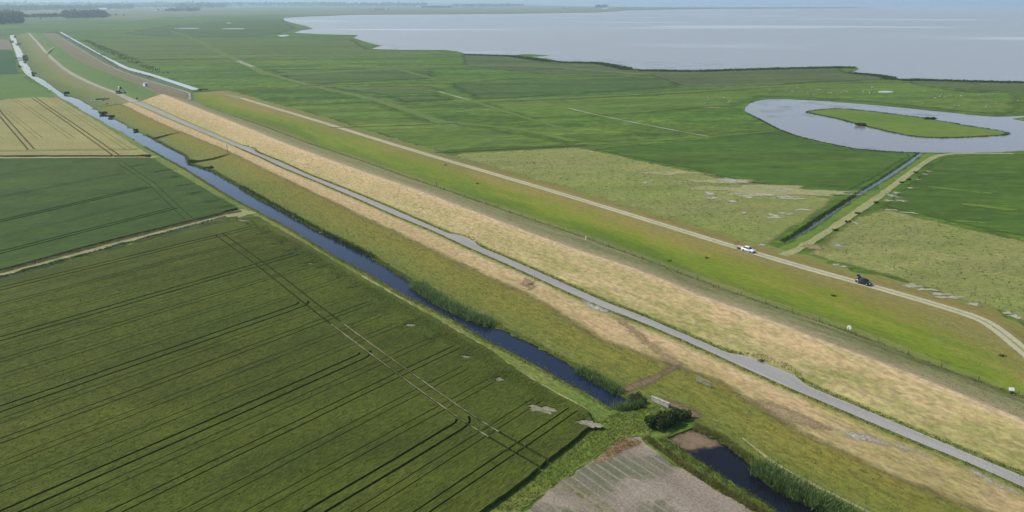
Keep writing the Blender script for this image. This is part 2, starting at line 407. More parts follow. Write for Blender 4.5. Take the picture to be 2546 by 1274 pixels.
def road_mat():
    t = NT('road_asphalt'); v = t.coords(DROT, 5.0); v1 = t.coords(DROT, 1.0)
    uv = t.new('ShaderNodeUVMap'); sx = t.new('ShaderNodeSeparateXYZ'); t.link(uv.outputs[0], sx.inputs[0])
    n1 = t.noise(v, .25, 5); n2 = t.noise(v1, 5, 7, .7)
    c = t.mix(t.rng(n1, .3, .7), (.255,.245,.235), (.315,.30,.275))
    e = t.math('ABSOLUTE', t.math('SUBTRACT', sx.outputs[0], .5))
    c = t.mix(t.rng(e, .36, .47, 0, .8), c, (.37,.345,.29))
    tr = t.math('ABSOLUTE', t.math('SUBTRACT', e, .22)); c = t.mix(t.rng(tr, .03, .10, .35, 0), c, (.27,.27,.275))
    c = t.scale(c, t.rng(n2, .25, .75, .82, 1.18)); t.bump(n2, .3, .03)
    return t.fin(c, .85, .2)
M['road'] = road_mat()
M['canal'] = water_mat('canal_water', (.010,.016,.036), (.02,.022,.03), rough=.03, wave=.08, wscale=1.5, wd=.02)
M['lowcanal'] = water_mat('still_dark_water', (.007,.007,.011), (.02,.02,.02), rough=.12, wave=.3, wscale=2, wd=.02)
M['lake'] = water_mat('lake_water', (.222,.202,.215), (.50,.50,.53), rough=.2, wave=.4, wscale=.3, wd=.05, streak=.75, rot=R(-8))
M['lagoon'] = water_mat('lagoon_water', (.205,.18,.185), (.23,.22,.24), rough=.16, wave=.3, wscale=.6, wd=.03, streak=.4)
M['ditch'] = water_mat('ditch_water', (.07,.078,.085), (.12,.14,.16), rough=.06, wave=.3, wd=.01)
M['pool'] = water_mat('pool_water', (.40,.45,.46), (.45,.5,.5), rough=.3, wave=.1)  # pale base paints the bright sky glint into the water colour
M['leaf_dark'] = leaf_mat('dark_leaves', (.028,.050,.014), (.11,.135,.042))
M['leaf_bush'] = leaf_mat('bush_leaves', (.06,.09,.03), (.13,.17,.06))
M['leaf_reed'] = leaf_mat('reed_blades', (.10,.165,.045), (.21,.28,.10))
M['leaf_tree'] = leaf_mat('tree_leaves', (.018,.04,.014), (.05,.085,.026))
M['leaf_weed'] = leaf_mat('weed_leaves', (.045,.080,.022), (.072,.110,.028))
M['grass_yel'] = leaf_mat('dry_grass_blades', (.13,.15,.03), (.27,.25,.085))
M['grass_grn'] = leaf_mat('green_grass_blades', (.07,.11,.018), (.15,.18,.04))
M['grass_pale'] = leaf_mat('pale_grass_blades', (.20,.20,.09), (.33,.30,.17))
M['grass_olive'] = leaf_mat('olive_grass_blades', (.12,.15,.028), (.185,.20,.05))
M['rush'] = leaf_mat('rush_blades', (.035,.065,.015), (.075,.11,.025))
M['straw'] = leaf_mat('straw_bits', (.45,.36,.19), (.66,.53,.34))
M['bark'] = plain('bark', (.09,.07,.05), .9)
M['wood'] = plain('weathered_wood', (.26,.25,.20), .85, var=.3)
M['darkwood'] = plain('dark_post_wood', (.075,.062,.04), .9, var=.3)
M['white'] = plain('white_paint', (.82,.82,.76), .5, var=.05)
M['palewood'] = plain('pale_wood', (.52,.50,.34), .8)
M['concrete'] = plain('concrete', (.36,.35,.31), .9, var=.3, scale=2.5)
M['wire'] = plain('galvanised_wire', (.22,.22,.2), .5, .6)
M['tyre'] = plain('tyre_rubber', (.02,.02,.02), .8)
M['rim'] = plain('alloy_rim', (.5,.5,.52), .35, .8)
M['glass'] = plain('car_glass', (.015,.018,.022), .06, 0, .02, spec=.8)
M['carwhite'] = plain('white_car_paint', (.80,.80,.83), .25, 0, .02, spec=.6)
M['carblack'] = plain('black_car_paint', (.018,.017,.022), .2, 0, .05, spec=.7)
M['trim'] = plain('black_trim', (.025,.025,.025), .6)
M['lampglass'] = plain('lamp_glass', (.7,.7,.72), .15)
M['redlamp'] = plain('red_lamp', (.35,.015,.012), .25)
M['steel'] = plain('dark_steel', (.045,.06,.05), .6, .3)
M['rust_steel'] = plain('grey_steel', (.22,.23,.22), .6, .4)
M['machine'] = plain('machine_white', (.78,.80,.70), .45, var=.06)
M['darkgreen'] = plain('dark_green_paint', (.03,.055,.035), .5)
M['wool'] = plain('wool', (.36,.36,.27), .95, var=.12, scale=8)
M['woolface'] = plain('sheep_skin', (.55,.5,.42), .9)
M['roof'] = plain('roof_tiles', (.22,.12,.09), .85, var=.2)
M['roofpale'] = plain('pale_roof_sheet', (.62,.64,.66), .6, var=.08)
M['wall'] = plain('brick_wall', (.30,.20,.15), .9, var=.2)
M['wallpale'] = plain('pale_wall', (.62,.62,.6), .8, var=.08)
M['door'] = plain('door_green', (.05,.08,.06), .6)
M['slabs'] = plain('stacked_slabs', (.055,.07,.068), .8, var=.3, scale=2)
ST = 'structure'
def ground_sheet(*a, **k): return tag(cdt_sheet(*a, **k), kind=ST)
def faded(key, ns=.5):
    """the same material, thinning out irregularly towards the edge of its patch"""
    k2 = key + '_fade%g' % ns
    if k2 not in M:
        m = M[key].copy(); m.name = m.name + '_thinning'; t = m.node_tree; M[k2] = m
        at = t.nodes.new('ShaderNodeAttribute'); at.attribute_name = 'fade'; g_ = t.nodes.new('ShaderNodeNewGeometry')
        no = t.nodes.new('ShaderNodeTexNoise'); no.inputs['Scale'].default_value = ns; no.inputs['Detail'].default_value = 6; no.inputs['Roughness'].default_value = .65
        t.links.new(g_.outputs['Position'], no.inputs['Vector'])
        a = t.nodes.new('ShaderNodeMath'); a.operation = 'MULTIPLY_ADD'; a.inputs[1].default_value = 1.5; t.links.new(no.outputs['Fac'], a.inputs[0]); t.links.new(at.outputs['Fac'], a.inputs[2])
        r = t.nodes.new('ShaderNodeMapRange'); r.interpolation_type = 'SMOOTHSTEP'; r.inputs[1].default_value = .72; r.inputs[2].default_value = 1.65; t.links.new(a.outputs[0], r.inputs[0])
        t.links.new(r.outputs[0], t.nodes['Principled BSDF'].inputs['Alpha'])
    return M[k2]
def fade_sheet(name, poly, z, key, fw, step=None, ns=.5, us=False):
    step = step or fw * .5; a = np.array(poly); lo = a.min(0); hi = a.max(0)
    gx, gy = np.meshgrid(np.arange(lo[0], hi[0], step), np.arange(lo[1], hi[1], step)); q = np.column_stack([gx.ravel(), gy.ravel()])
    q = q + rng.normal(0, step*.12, q.shape); q = q[inside_np(q, poly)]
    if sum(p[0]*r[1] - r[0]*p[1] for p, r in zip(poly, poly[1:] + poly[:1])) < 0: poly = poly[::-1]
    vs = [Vector(p) for p in poly] + [Vector(p) for p in q]
    ov, _, of, _, _, _ = delaunay_2d_cdt(vs, [], [list(range(len(poly)))], 1, 1e-4, True)
    V = np.array([(v.x, v.y) for v in ov]); A = np.array(poly); B = np.roll(A, -1, 0); d = np.full(len(V), 1e9)
    for p, r in zip(A, B):
        e = r - p; L2 = max(e @ e, 1e-9); t_ = np.clip(((V - p) @ e) / L2, 0, 1); d = np.minimum(d, np.hypot(*(V - p - t_[:, None] * e).T))
    if us: co = [(*from_us(x, y), z(x, y)) for x, y in V]
    else: co = [(x, y, z) for x, y in V]
    o = mesh_obj(name, co, [list(f) for f in of], faded(key, ns))
    at = o.data.attributes.new('fade', 'FLOAT', 'POINT'); at.data.foreach_set('value', np.clip(d / fw, 0, 1).astype(np.float32))
    return tag(o, kind=ST)
def soft_px(name, px, z, key, fw, ns=.06, seed=1):
    LAYER[0] += 1
    return fade_sheet(name, rough(PP(px), .1, .02, 2, seed=seed), z + LAYER[0] * .0007, key, fw, None, ns)
LAYER = [0]
def sheet_px(name, px, z, mat, wall=0.0, amp=.22, sm=0, wall_mat=None, seed=1):
    LAYER[0] += 1; z += LAYER[0] * .0007
    p = PP(px, z)
    if sm: p = smooth_closed(p, sm)
    return tag(cdt_sheet(name, rough(p, amp, seed=seed), [], z, mat, wall, wall_mat=wall_mat), kind=ST)

# ------------------------------------------------------------------ water outlines
CAN_L = [(24,88),(30,108),(38,131),(50,168),(65,186),(100,209),(131,229),(151,244),(176,256),(201,274),(239,294),(276,317),(297,326),(368,369.5),(462,421),(556,480),(591,500),
         (700,557),(771,600),(830,637),(901,674),(1014,740),(1118,792),(1212,848),(1300,893),(1400,947),(1480,992),(1528,1019)]
CAN_R = [(36,87),(43,103),(55,128),(62,148),(73,166),(83,186),(111,199),(136,219),(161,236),(196,246),(226,264),(254,282),(287,297),(327,319),(368,339),(415,365),(460,388),(469,407),(528,426),
         (594,464),(638,492),(700,524),(759,557),(794,576),(841,595),(912,630),(935,648),(1010,695),(1060,735),(1100,757),(1147,778),(1218,806),(1300,845),(1395,895),(1440,925),(1530,975),(1572,1000),(1560,1012)]
canal_poly = rough(PP(CAN_L), .16, .006, .8, False, 2) + rough(PP(CAN_R), .30, .006, .8, False, 3)[::-1]
LOW_L = [(1656,1089),(1695,1122),(1764,1166),(1832,1210),(1900,1251),(1985,1310),(2100,1400)]
LOW_R = [(1722,1064),(1783,1089),(1841,1133),(1887,1169),(1956,1215),(2025,1251),(2110,1290),(2260,1372)]
low_poly = rough(PP(LOW_L), .2, .006, .7, False, 4) + rough(PP(LOW_R), .3, .006, .7, False, 5)[::-1]
FAR_L = [(147,80),(173,95),(251,138),(312,173),(372,188),(478,224)]
FAR_R = [(153,80),(176,93),(254,137),(319,168),(375,183),(498,222)]
far_poly = rough(PP(FAR_L), .05, .006, 3, False) + rough(PP(FAR_R), .06, .006, 3, False)[::-1]
LAG = [(1848,271),(1866,255),(1905,245.5),(1978,247),(2077,253),(2176,261),(2275,271),(2374,281),(2466,290.5),(2519,289),(2546,287.6),(2640,287),(2700,296),(2760,315),(2740,345),(2660,364),(2546,375.6),(2439,380),(2298,380),(2209,376.6),(2126,370),(2044,353.5),(1978,337),(1932,319),(1895,299),(1862,283)]
lag_poly = rough(smooth_closed(PP(LAG), 1), .10, .006, 2, seed=6)
ISL = [(1999,278),(2044,272),(2093,270),(2176,278),(2308,295),(2407,314),(2499,327),(2509,334),(2489,337),(2357,344),(2291,342),(2242,335),(2159,316),(2077,294),(2027,284)]
isl_poly = rough(smooth_closed(PP(ISL), 1), .12, .006, 1.5, seed=7)
TNG = [(2518,295.5),(2546,291.5),(2640,290.5),(2660,300),(2600,304),(2546,301)]
tng_poly = PP(TNG)
RD_L = [(2284,380),(2258,400),(2199,439),(2126,484),(2057,528),(1994,569),(1945,601)]
RD_R = [(2298,380),(2268,405),(2205,447),(2133,490),(2067,536),(2004,579),(1968,596),(1950,606)]
rd_poly = rough([P(2284, 381.2)] + PP(RD_L[1:]), .16, .004, 1, False, 8) + rough([P(2298, 381.2)] + PP(RD_R[1:]), .16, .004, 1, False, 9)[::-1]
SHORE = [(705,45),(707,51.5),(733,59),(761,65),(778,72),(751,75.5),(730,82),(791,85),(891,88),(879,94),(906,104),(947,114),(922,122),(992,124),(1105,124.5),(1138,128),(1160,135),(1280,138),(1300,135),(1323,135.5),(1365,138),(1322,142.5),(1363,146),(1391,152),(1381,157),(1494,155),(1536,161),(1531,165),(1587,173.5),(1632,172),(1722,175.5),(1788,173),(1920,169),(2090,165),(2128,166),(2135,172.5),(2116,180),(2192,186),(2225,191.5),(2227,198),(2280,196.6),(2458,202),(2546,203)]
LAKE = SHORE + [(3300,215),(3700,60),(3500,14),(2546,11.5),(1900,10.3),(1350,9.3),(1300,12),(1440,16.2),(1560,18.0),(1800,18.7),(2100,18.5),(2168,19.6),(2100,21),(1800,22.3),(1560,26),(1490,31),(1280,34.5),(1060,36.5),(890,37.5),(760,42)]
lake_poly = rough(PP(SHORE), .10, .010, 4, False, 10) + PP(LAKE[len(SHORE):])
POOLS = [[(424,71.5),(460,70.4),(494,70),(495,71.3),(460,72)], [(553,71.5),(608,71),(607,73),(553,72.8)], [(562,57.4),(575,57),(575,58.4),(562,58.6)], [(690,88.5),(712,87),(722,88.2),(705,92),(692,90.6)], [(2182,228),(2205,226.5),(2226,229.5),(2205,231.5),(2184,231)],
         [(1240,75),(1,1),(1,1)]][:5]
pool_polys = [smooth_closed(PP(p), 1) for p in POOLS]

# ------------------------------------------------------------------ ground with the water cut out of it
big = 60000.0
outer = [(-big, -3000), (big, -3000), (big, big), (-big, big)]
st = []
for rad in (60, 140, 320, 700, 1500, 3200, 7000, 15000, 32000):
    for k in range(48):
        a = 2 * math.pi * (k + .37) / 48; x, y = rad * math.cos(a), rad * math.sin(a)
        if y > -2900: st.append((x, y))
# the small ditch runs into the lagoon; union the two by cutting both
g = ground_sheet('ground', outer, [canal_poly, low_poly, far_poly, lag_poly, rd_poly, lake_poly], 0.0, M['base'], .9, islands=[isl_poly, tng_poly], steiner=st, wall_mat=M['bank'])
for nm, poly, z, m in [('canal_water', canal_poly, -.10, 'canal'), ('canal_water', low_poly, -.18, 'lowcanal'), ('canal_water', far_poly, -.06, 'pool'), ('lagoon_water', lag_poly, -.10, 'lagoon'),  # second canal: reflected horizon brightness comes from its painted pale base
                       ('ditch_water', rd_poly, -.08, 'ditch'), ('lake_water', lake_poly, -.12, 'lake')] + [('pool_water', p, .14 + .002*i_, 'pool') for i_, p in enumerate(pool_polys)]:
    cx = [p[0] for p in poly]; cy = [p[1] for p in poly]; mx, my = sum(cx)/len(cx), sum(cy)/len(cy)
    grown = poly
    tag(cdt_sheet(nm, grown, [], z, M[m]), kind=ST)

# ------------------------------------------------------------------ far and middle-distance land (sheets a few centimetres above the ground)
sheet_px('far_farmland', [(-900,62),(0,60),(200,47),(320,53),(420,43),(540,39),(720,37.5),(1000,36.8),(1280,34.8),(1490,31.5),(1560,26.5),(1520,17.2),(1440,16.4),(1290,12.5),(1340,9.2),(1900,10.0),(2546,11.1),(3500,13.2),(3500,6),(-900,6)], .12, M['farland'], amp=0)
soft_px('meadow', [(560,240),(700,262),(934,250),(1095,303),(1140,305),(1430,350),(1470,366),(1140,380),(1090,383),(1000,366),(800,303),(640,258)], .05, 'yellowgreen', 12, seed=2)
soft_px('meadow', [(1180,254),(1280,250),(1600,236),(1830,222),(2050,205),(2240,202),(2380,224),(2546,232),(2546,282),(2466,287),(2275,267),(2077,249),(1905,241),(1850,264),(1600,285),(1300,300)], .05, 'yellowgreen', 12, seed=3)
soft_px('marsh', [(660,172),(1085,172),(1088,196),(745,213),(700,196)], .06, 'marshdark', 12, seed=4)
soft_px('marsh', [(939,239),(1090,234),(1158,249),(997,259)], .06, 'marshdark', 12, seed=5)
soft_px('meadow', [(771,215),(1072,212),(1133,233),(939,238.5)], .06, 'olive', 12, seed=6)
soft_px('marsh', [(1100,208),(1280,194),(1610,187),(1680,182),(1700,217),(1280,247),(1168,249)], .06, 'marshdark', 12, seed=7)
soft_px('reed_marsh', [(1145,135),(1280,142),(1330,150),(1385,160),(1494,158),(1525,166),(1590,177),(1720,178.5),(1920,172),(2088,168),(2112,182),(2190,189.5),(2215,200),(2050,203),(1920,213),(1700,217),(1610,187),(1400,190),(1280,178),(1150,165)], .06, 'reed', 7, seed=8)
soft_px('reed_marsh', [(2250,200.5),(2458,205),(2546,206),(2700,209),(2700,232),(2546,229),(2440,228),(2380,221),(2262,212)], .06, 'reed', 7, seed=9)
soft_px('marsh', [(300,84),(420,64),(560,53),(700,48),(722,62),(740,70),(700,84),(640,91),(420,94)], .06, 'marshdark', 12, seed=12)
soft_px('meadow', [(200,100),(620,93),(880,98),(920,123),(1100,126),(1130,132),(1000,140),(640,146),(330,150)], .06, 'olive', 12, seed=13)
soft_px('grass_field', [(1470,372),(1900,330),(1960,334),(2050,359),(2130,374.5),(2272,384),(2190,437),(2082,492),(1990,475),(1850,452),(1700,418),(1600,398)], .06, 'fieldB', 2.5, .15, seed=14)
soft_px('pasture', [(1110,390),(1145,381),(1430,366),(1500,378),(1620,404),(1700,421),(1850,455),(2080,495),(2050,524),(1985,566),(1938,604),(1905,616),(1850,606),(1640,550),(1400,472),(1200,415)], .05, 'fieldA', 3, .15, seed=15)
soft_px('grass_field', [(2340,392),(2400,386),(2546,384),(2900,378),(2900,690),(2546,590),(2420,565),(2330,545),(2190,512),(2260,452)], .06, 'fieldB', 2.5, .15, seed=16)
for k, px in enumerate([[(2270,462),(2320,462),(2500,482),(2470,486),(2330,472)], [(2340,500),(2400,503),(2546,520),(2546,532),(2390,512)], [(2330,543),(2400,545),(2500,556),(2470,562),(2370,553)]]):
    soft_px('mown_strip', px, .08, 'fieldC', 3, .12, seed=20+k)
soft_px('pasture', [(2120,540),(2190,516),(2330,549),(2420,570),(2546,597),(2900,705),(2900,930),(2546,805),(2300,720),(2170,678),(2060,650),(2000,632)], .05, 'fieldA', 3, .15, seed=17)
sheet_px('ditch_verge', [(2302,383),(2338,384),(2300,402),(2236,449),(2168,499),(2100,543),(2036,588),(1970,628),(1925,618),(1955,609),(2004,583),(2067,539),(2133,493),(2205,450),(2268,408)], .045, M['fieldC'], seed=18)
sheet_px('island_meadow', [(2010,278.3),(2046,273.3),(2093,271.3),(2176,279.3),(2308,296.3),(2407,315),(2490,327),(2498,333),(2480,335.8),(2357,342.6),(2291,340.6),(2242,333.6),(2159,314.6),(2077,292.6),(2030,283.2)], .07, M['fieldC'], seed=19)
# pale grass bands, paths and dark ditches
for k, (px, wd, m, z) in enumerate([
    ([(640,176),(771,214),(934,247),(1095,303),(1130,318)], 7, 'lightband', .09), ([(1095,303),(1300,322),(1430,352)], 5, 'lightband', .09),
    ([(992,173),(1045,188),(1092,199)], 5, 'lightband', .1), ([(1087,227.5),(1168,250),(1300,292),(1420,326)], 4, 'lightband', .1),
    ([(425,78),(485,97),(540,128),(620,163),(660,186)], 7, 'lightband', .09), ([(660,186),(700,188),(1000,169),(1280,160),(1600,185)], 9, 'lightband', .1),
    ([(640,146),(800,141),(1080,138)], 9, 'lightband', .1), ([(690,184),(1000,170),(1280,190),(1600,184.5)], 5, 'lightband', .105),
    ([(1280,249),(1600,235.5),(1830,221),(2180,201)], 6, 'lightband', .1), ([(2256,207),(2290,217),(2400,226),(2450,229),(2546,230)], 3, 'lightband', .1),
    ([(2142,373),(2300,379.6)], 1, 'lightband', .1)][:10]):
    tag(ribbon('grass_path', PP(px), wd, z + .0012*k, M[m], step=8, jitter=.15, seed=k), kind=ST)
for k, (px, wd) in enumerate([([(1411,269),(1471,284),(1594,309),(1657,321),(1760,340)], 1.3), ([(593,244),(560,236)], 2.5), ([(590,152),(630,167)], 5), ([(1090,228),(1168,250)], 2.5), ([(2010,303),(2150,296)], .1)][:4]):
    tag(ribbon('pale_path', PP(px), wd, .125 + .0008*k, M['path'], step=5, jitter=.25, seed=k + 30), kind=ST)
DITCH_PX = [[(824,318.5),(1000,313),(1138,307.5)], [(1080,380),(1146,378),(1200,375),(1330,368),(1460,361.5)], [(614,219),(664,218.3)], [(1600,232.5),(1640,230.5)], [(1760,223),(1790,222)], [(745,214),(890,210),(1080,208)], [(2080,204.5),(2140,203)],
            [(2376,224),(2400,228),(2440,230.5),(2452,228)]]
for k, px in enumerate(DITCH_PX):
    tag(ribbon('dark_ditch', PP(px), [2.0, 1.8, 2.2, 3, 3, 2.5, 5, 7][k], .13 + .0006*k, M['ditchdark'], step=5, jitter=.3, seed=k + 50), kind=ST)  # flat strip; the ditch's shadow is part of its dark colour
tag(ribbon('grass_path', PP([(1460,361.5),(1700,346),(1932,327)]), 2.0, .12, M['lightband'], step=5, jitter=.3), kind=ST)

# ------------------------------------------------------------------ left farmland
sheet_px('farm_field', [(-900,190),(0,187),(50,186),(62,196),(98,216),(130,236),(144,246),(0,248),(-900,252)], .06, M['f4'], wall=.06, seed=31)
sheet_px('farm_field', [(-500,125),(0,125),(32,126),(44,180),(47,184),(0,186),(-500,188)], .06, M['f5'], seed=32)
sheet_px('farm_field', [(-500,98),(0,98),(24,100),(31,123.5),(0,123.5),(-500,124)], .06, M['f6'], seed=33)

def wheel_tracks(line, gap, width):
    """the two wheel tracks of a tramline as thin polygons"""
    return [ribbon_poly(offset_line(line, gap/2), width), ribbon_poly(offset_line(line, -gap/2), width)]
# near crop: tramlines every 29 m with narrower drill gaps between them, and a headland tramline along the canal
A1 = R(50.3); T1 = (math.cos(A1), math.sin(A1)); N1 = (-math.sin(A1), math.cos(A1))
def tn(t, n): return (T1[0]*t + N1[0]*n, T1[1]*t + N1[1]*n)
def ton(p): return (p[0]*T1[0] + p[1]*T1[1], p[0]*N1[0] + p[1]*N1[1])
crop1 = rough(PP([(-1500,1090),(0,695),(275,623),(591,543),(640,538),(660,550),(760,607),(878,676),(1014,752),(1118,812),(1212,866),(1296,926),(1365,967),(1420,997),(1461,1019),(1475,1056),(1464,1062),(1392,1117),(1296,1197),(1200,1266),(960,1440),(700,1640),(-1500,1640)], .7), .10, .008, .9, seed=41)
head = resample(smooth(PP([(545,583),(660,665),(788,768),(925,870),(1160,1040),(1270,1105),(1420,1190)], .7), 2), 4)
cuts = []
hd = [head[i] for i in range(len(head))]
cuts += wheel_tracks(hd, 2.0, .42)
def head_t(n):
    best = min(head, key=lambda p: abs(ton(p)[1] - n)); return ton(best)[0]
def bent(n, t0, t1, wob, sd):
    r = random.Random(sd); ph = r.random() * 6
    return [tn(t0 + (t1-t0)*k/24, n + wob*math.sin(ph + k*.5) + r.gauss(0, .04)) for k in range(25)]
strong = [184, 155.0, 126.0, 97.5, 68.5, 40, 12]
for i, n in enumerate(strong):
    th_ = head_t(n)
    ln = bent(n, -190, th_ - 3.6, .12, i)
    # the tramline swings round into the headland
    if n not in (126.0, 97.5, 68.5): cuts += wheel_tracks(bent(n, -190, th_ + 10, .12, i), 2.0, .45); continue
    e = ln[-1]; hx, hy = tn(th_ - .5, n + 1.3)
    c1 = tn(th_ - .9, n)
    for k in range(1, 7):
        q = k / 6; ln.append(((1-q)**2*e[0]+2*q*(1-q)*c1[0]+q*q*hx, (1-q)**2*e[1]+2*q*(1-q)*c1[1]+q*q*hy))
    cuts += wheel_tracks(ln, 2.0, .42)
for i in range(len(strong) - 1):
    a, b = strong[i], strong[i+1]
    for q in (.14, .35, .58, .80):
        n = a + (b-a)*q
        cuts += wheel_tracks(bent(n, -190, head_t(n) + random.uniform(9, 14), .15, 100 + i*9 + int(q*10)), 1.5, .17 if q != .35 else .26)
spots1 = [((608,548),2.6,.8),((770,655),.9,.5),((1022,808),1.4,.6),((1158,886),1.0,.6),((1242,942),1.0,.6),((1345,1017),2.2,1.1),((1465,1052),1.8,.9),((700,608),.7,.3),((875,715),.5,.3)]
def blob(cx, cy, rx, ry, ang, n=22, sd=1, jag=.35):
    r = random.Random(sd); o = []
    for k in range(n):
        a = 2*math.pi*k/n; q = 1 + r.uniform(-jag, jag)
        x, y = math.cos(a)*rx*q, math.sin(a)*ry*q
        o.append((cx + x*math.cos(ang) - y*math.sin(ang), cy + x*math.sin(ang) + y*math.cos(ang)))
    return o
bare1 = [blob(*P(*c, .7), rx, ry, R(-20), sd=i) for i, (c, rx, ry) in enumerate(spots1)]
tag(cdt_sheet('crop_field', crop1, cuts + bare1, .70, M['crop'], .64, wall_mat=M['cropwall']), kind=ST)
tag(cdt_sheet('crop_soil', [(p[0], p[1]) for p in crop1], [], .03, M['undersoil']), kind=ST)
for b in bare1: tag(cdt_sheet('bare_ground', b, [], .56, M['baresoil']), kind=ST)
near_tr = [p for p in head if ton(p)[1] < 118]
near_tr = near_tr[:int(len(near_tr)*.62)]
for d in (1.0, -1.0): tag(ribbon('wheel_track', offset_line(near_tr, d), .26, .715, M['sandtrack'], step=1.5, jitter=.35), kind=ST)
# second crop field, beyond the field ditch
crop2 = rough(PP([(-1200,398),(0,394),(370,392),(400,408),(470,447),(540,488),(590,517),(560,524),(550,529),(275,595.5),(0,670),(-1200,985)], .7), .08, .006, 1, seed=42)
cuts2 = []
lines2 = [[(-600,640),(0,490),(310,430)], [(-600,716),(0,550),(370,465)], [(-600,805),(0,628),(440,516)]]
for k, l in enumerate(lines2): cuts2 += wheel_tracks(resample(PP(l, .7), 8), 2.0, [.42, .75, .6][k])
for l in ([(-300,495),(0,436),(250,392)], [(-300,655),(0,590),(405,492)]): cuts2 += wheel_tracks(resample(PP(l, .7), 8), 1.6, .2)
cuts2 += wheel_tracks(resample(PP([(300,405),(375,455),(440,518),(470,545)], .7), 5), 2.0, .26)
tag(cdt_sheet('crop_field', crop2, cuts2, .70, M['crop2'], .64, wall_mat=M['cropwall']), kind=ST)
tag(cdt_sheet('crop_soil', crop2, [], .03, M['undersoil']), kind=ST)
# wheat
wheat = rough(PP([(-900,253),(0,249),(83,242),(141,243),(165,258),(220,288),(285,330),(335,362),(372,384),(340,386),(0,386.5),(-900,388)], .7), .08, .006, 1.5, seed=43)
cutw = []
for l, wd in (([(-60,190),(0,283),(78,372)], .75), ([(60,225),(83,243),(180,310),(288,386)], .75), ([(-90,240),(17,278),(100,345)], .2), ([(20,240),(60,262),(180,345)], .25), ([(-60,300),(0,345)], .2), ([(120,240),(240,318),(320,372)], .22)):
    cutw += wheel_tracks(resample(PP(l, .7), 8), 2.2, wd)
cutw += wheel_tracks(resample(PP([(-600,378),(0,375.5),(345,371.5)], .7), 8), 2.2, .5)
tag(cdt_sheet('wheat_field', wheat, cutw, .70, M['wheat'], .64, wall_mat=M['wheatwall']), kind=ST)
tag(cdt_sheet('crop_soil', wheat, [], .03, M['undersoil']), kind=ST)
sheet_px('field_ditch', [(-900,389),(0,386.5),(345,385),(352,389.5),(0,390.5),(-900,394)], .05, M['ditchdark'], seed=44)
sheet_px('dry_margin', [(-900,394),(0,390.3),(352,388),(400,391),(372,393.5),(0,394.5),(-900,399)], .07, M['dryline'], seed=45)
# field ditch with its pale bank between the two crop fields
sheet_px('ditch_bank', [(-1200,990),(0,672),(275,597.5),(550,531),(600,520),(640,530),(600,540),(275,617),(0,691),(-1200,1030)], .06, M['dryline'], seed=46)
sheet_px('field_ditch', [(-1200,1018),(0,685),(275,612),(560,541),(592,538),(591,543),(275,621.5),(0,695),(-1200,1040)], .09, M['ditchdark'], seed=47)
# verge between crops and canal
sheet_px('canal_verge', [(128,236),(132,240),(165,258),(220,288),(285,330),(335,362),(372,384),(402,408),(470,447),(540,488),(600,520),(660,550),(760,607),(878,676),(1014,752),(1118,812),(1212,866),(1296,926),(1365,967),(1420,997),(1461,1019),(1480,1045),(1500,1060),(1560,1030),(1528,1020)] + CAN_L[::-1][1:22], .02, M['verge'], amp=.07, seed=48)
tag(ribbon('dry_margin', PP([(900,687),(1014,753),(1118,813),(1212,867),(1296,927),(1365,968),(1420,998),(1461,1020)]), .45, .06, M['dryline'], step=1.5, jitter=.6), kind=ST)
# grass lane across the canal, bare field, lower canal verge
sheet_px('grass_lane', [(1475,1058),(1500,1048),(1528,1022),(1560,1014),(1600,1012),(1640,1005),(1665,1030),(1672,1075),(1640,1092),(1590,1084),(1563,1086),(1447,1160),(1354,1229),(1295,1276),(1100,1420),(960,1440),(1200,1266),(1296,1197),(1392,1117),(1464,1062)], .05, M['lane'], seed=49)
sheet_px('bare_field', [(1563,1088),(1592,1086),(1614,1111),(1697,1166),(1791,1226),(1874,1274),(2090,1400),(2300,1560),(700,1640),(960,1530),(1140,1400),(1302,1275),(1354,1231),(1447,1162)], .055, M['dry'], seed=50)
sheet_px('canal_verge', [(1592,1086),(1640,1092),(1656,1088)] + LOW_L[1:] + [(2090,1402),(1874,1274),(1791,1226),(1697,1166),(1614,1111)], .045, M['verge'], seed=51)
fade_sheet('dead_weeds', rough(PP([(1495,1128),(1545,1090),(1566,1085),(1596,1094),(1600,1110),(1562,1122),(1532,1138),(1500,1152),(1468,1164),(1455,1160)]), .1), .085, 'rust', 1.0, None, 1.2)
for k, px in enumerate([[(1402,1206),(1500,1272),(1560,1312)], [(1424,1203),(1520,1266),(1590,1310)]]):
    tag(ribbon('wheel_track', PP(px), .55, .08, M['sandtrack'], step=1, jitter=.3, seed=k), kind=ST)
fade_sheet('mud_bank', rough(PP([(1656,1092),(1668,1080),(1722,1062),(1783,1087),(1815,1108),(1770,1116),(1715,1128),(1685,1116)]), .15), -.165, 'mud', 1.5, None, .8)

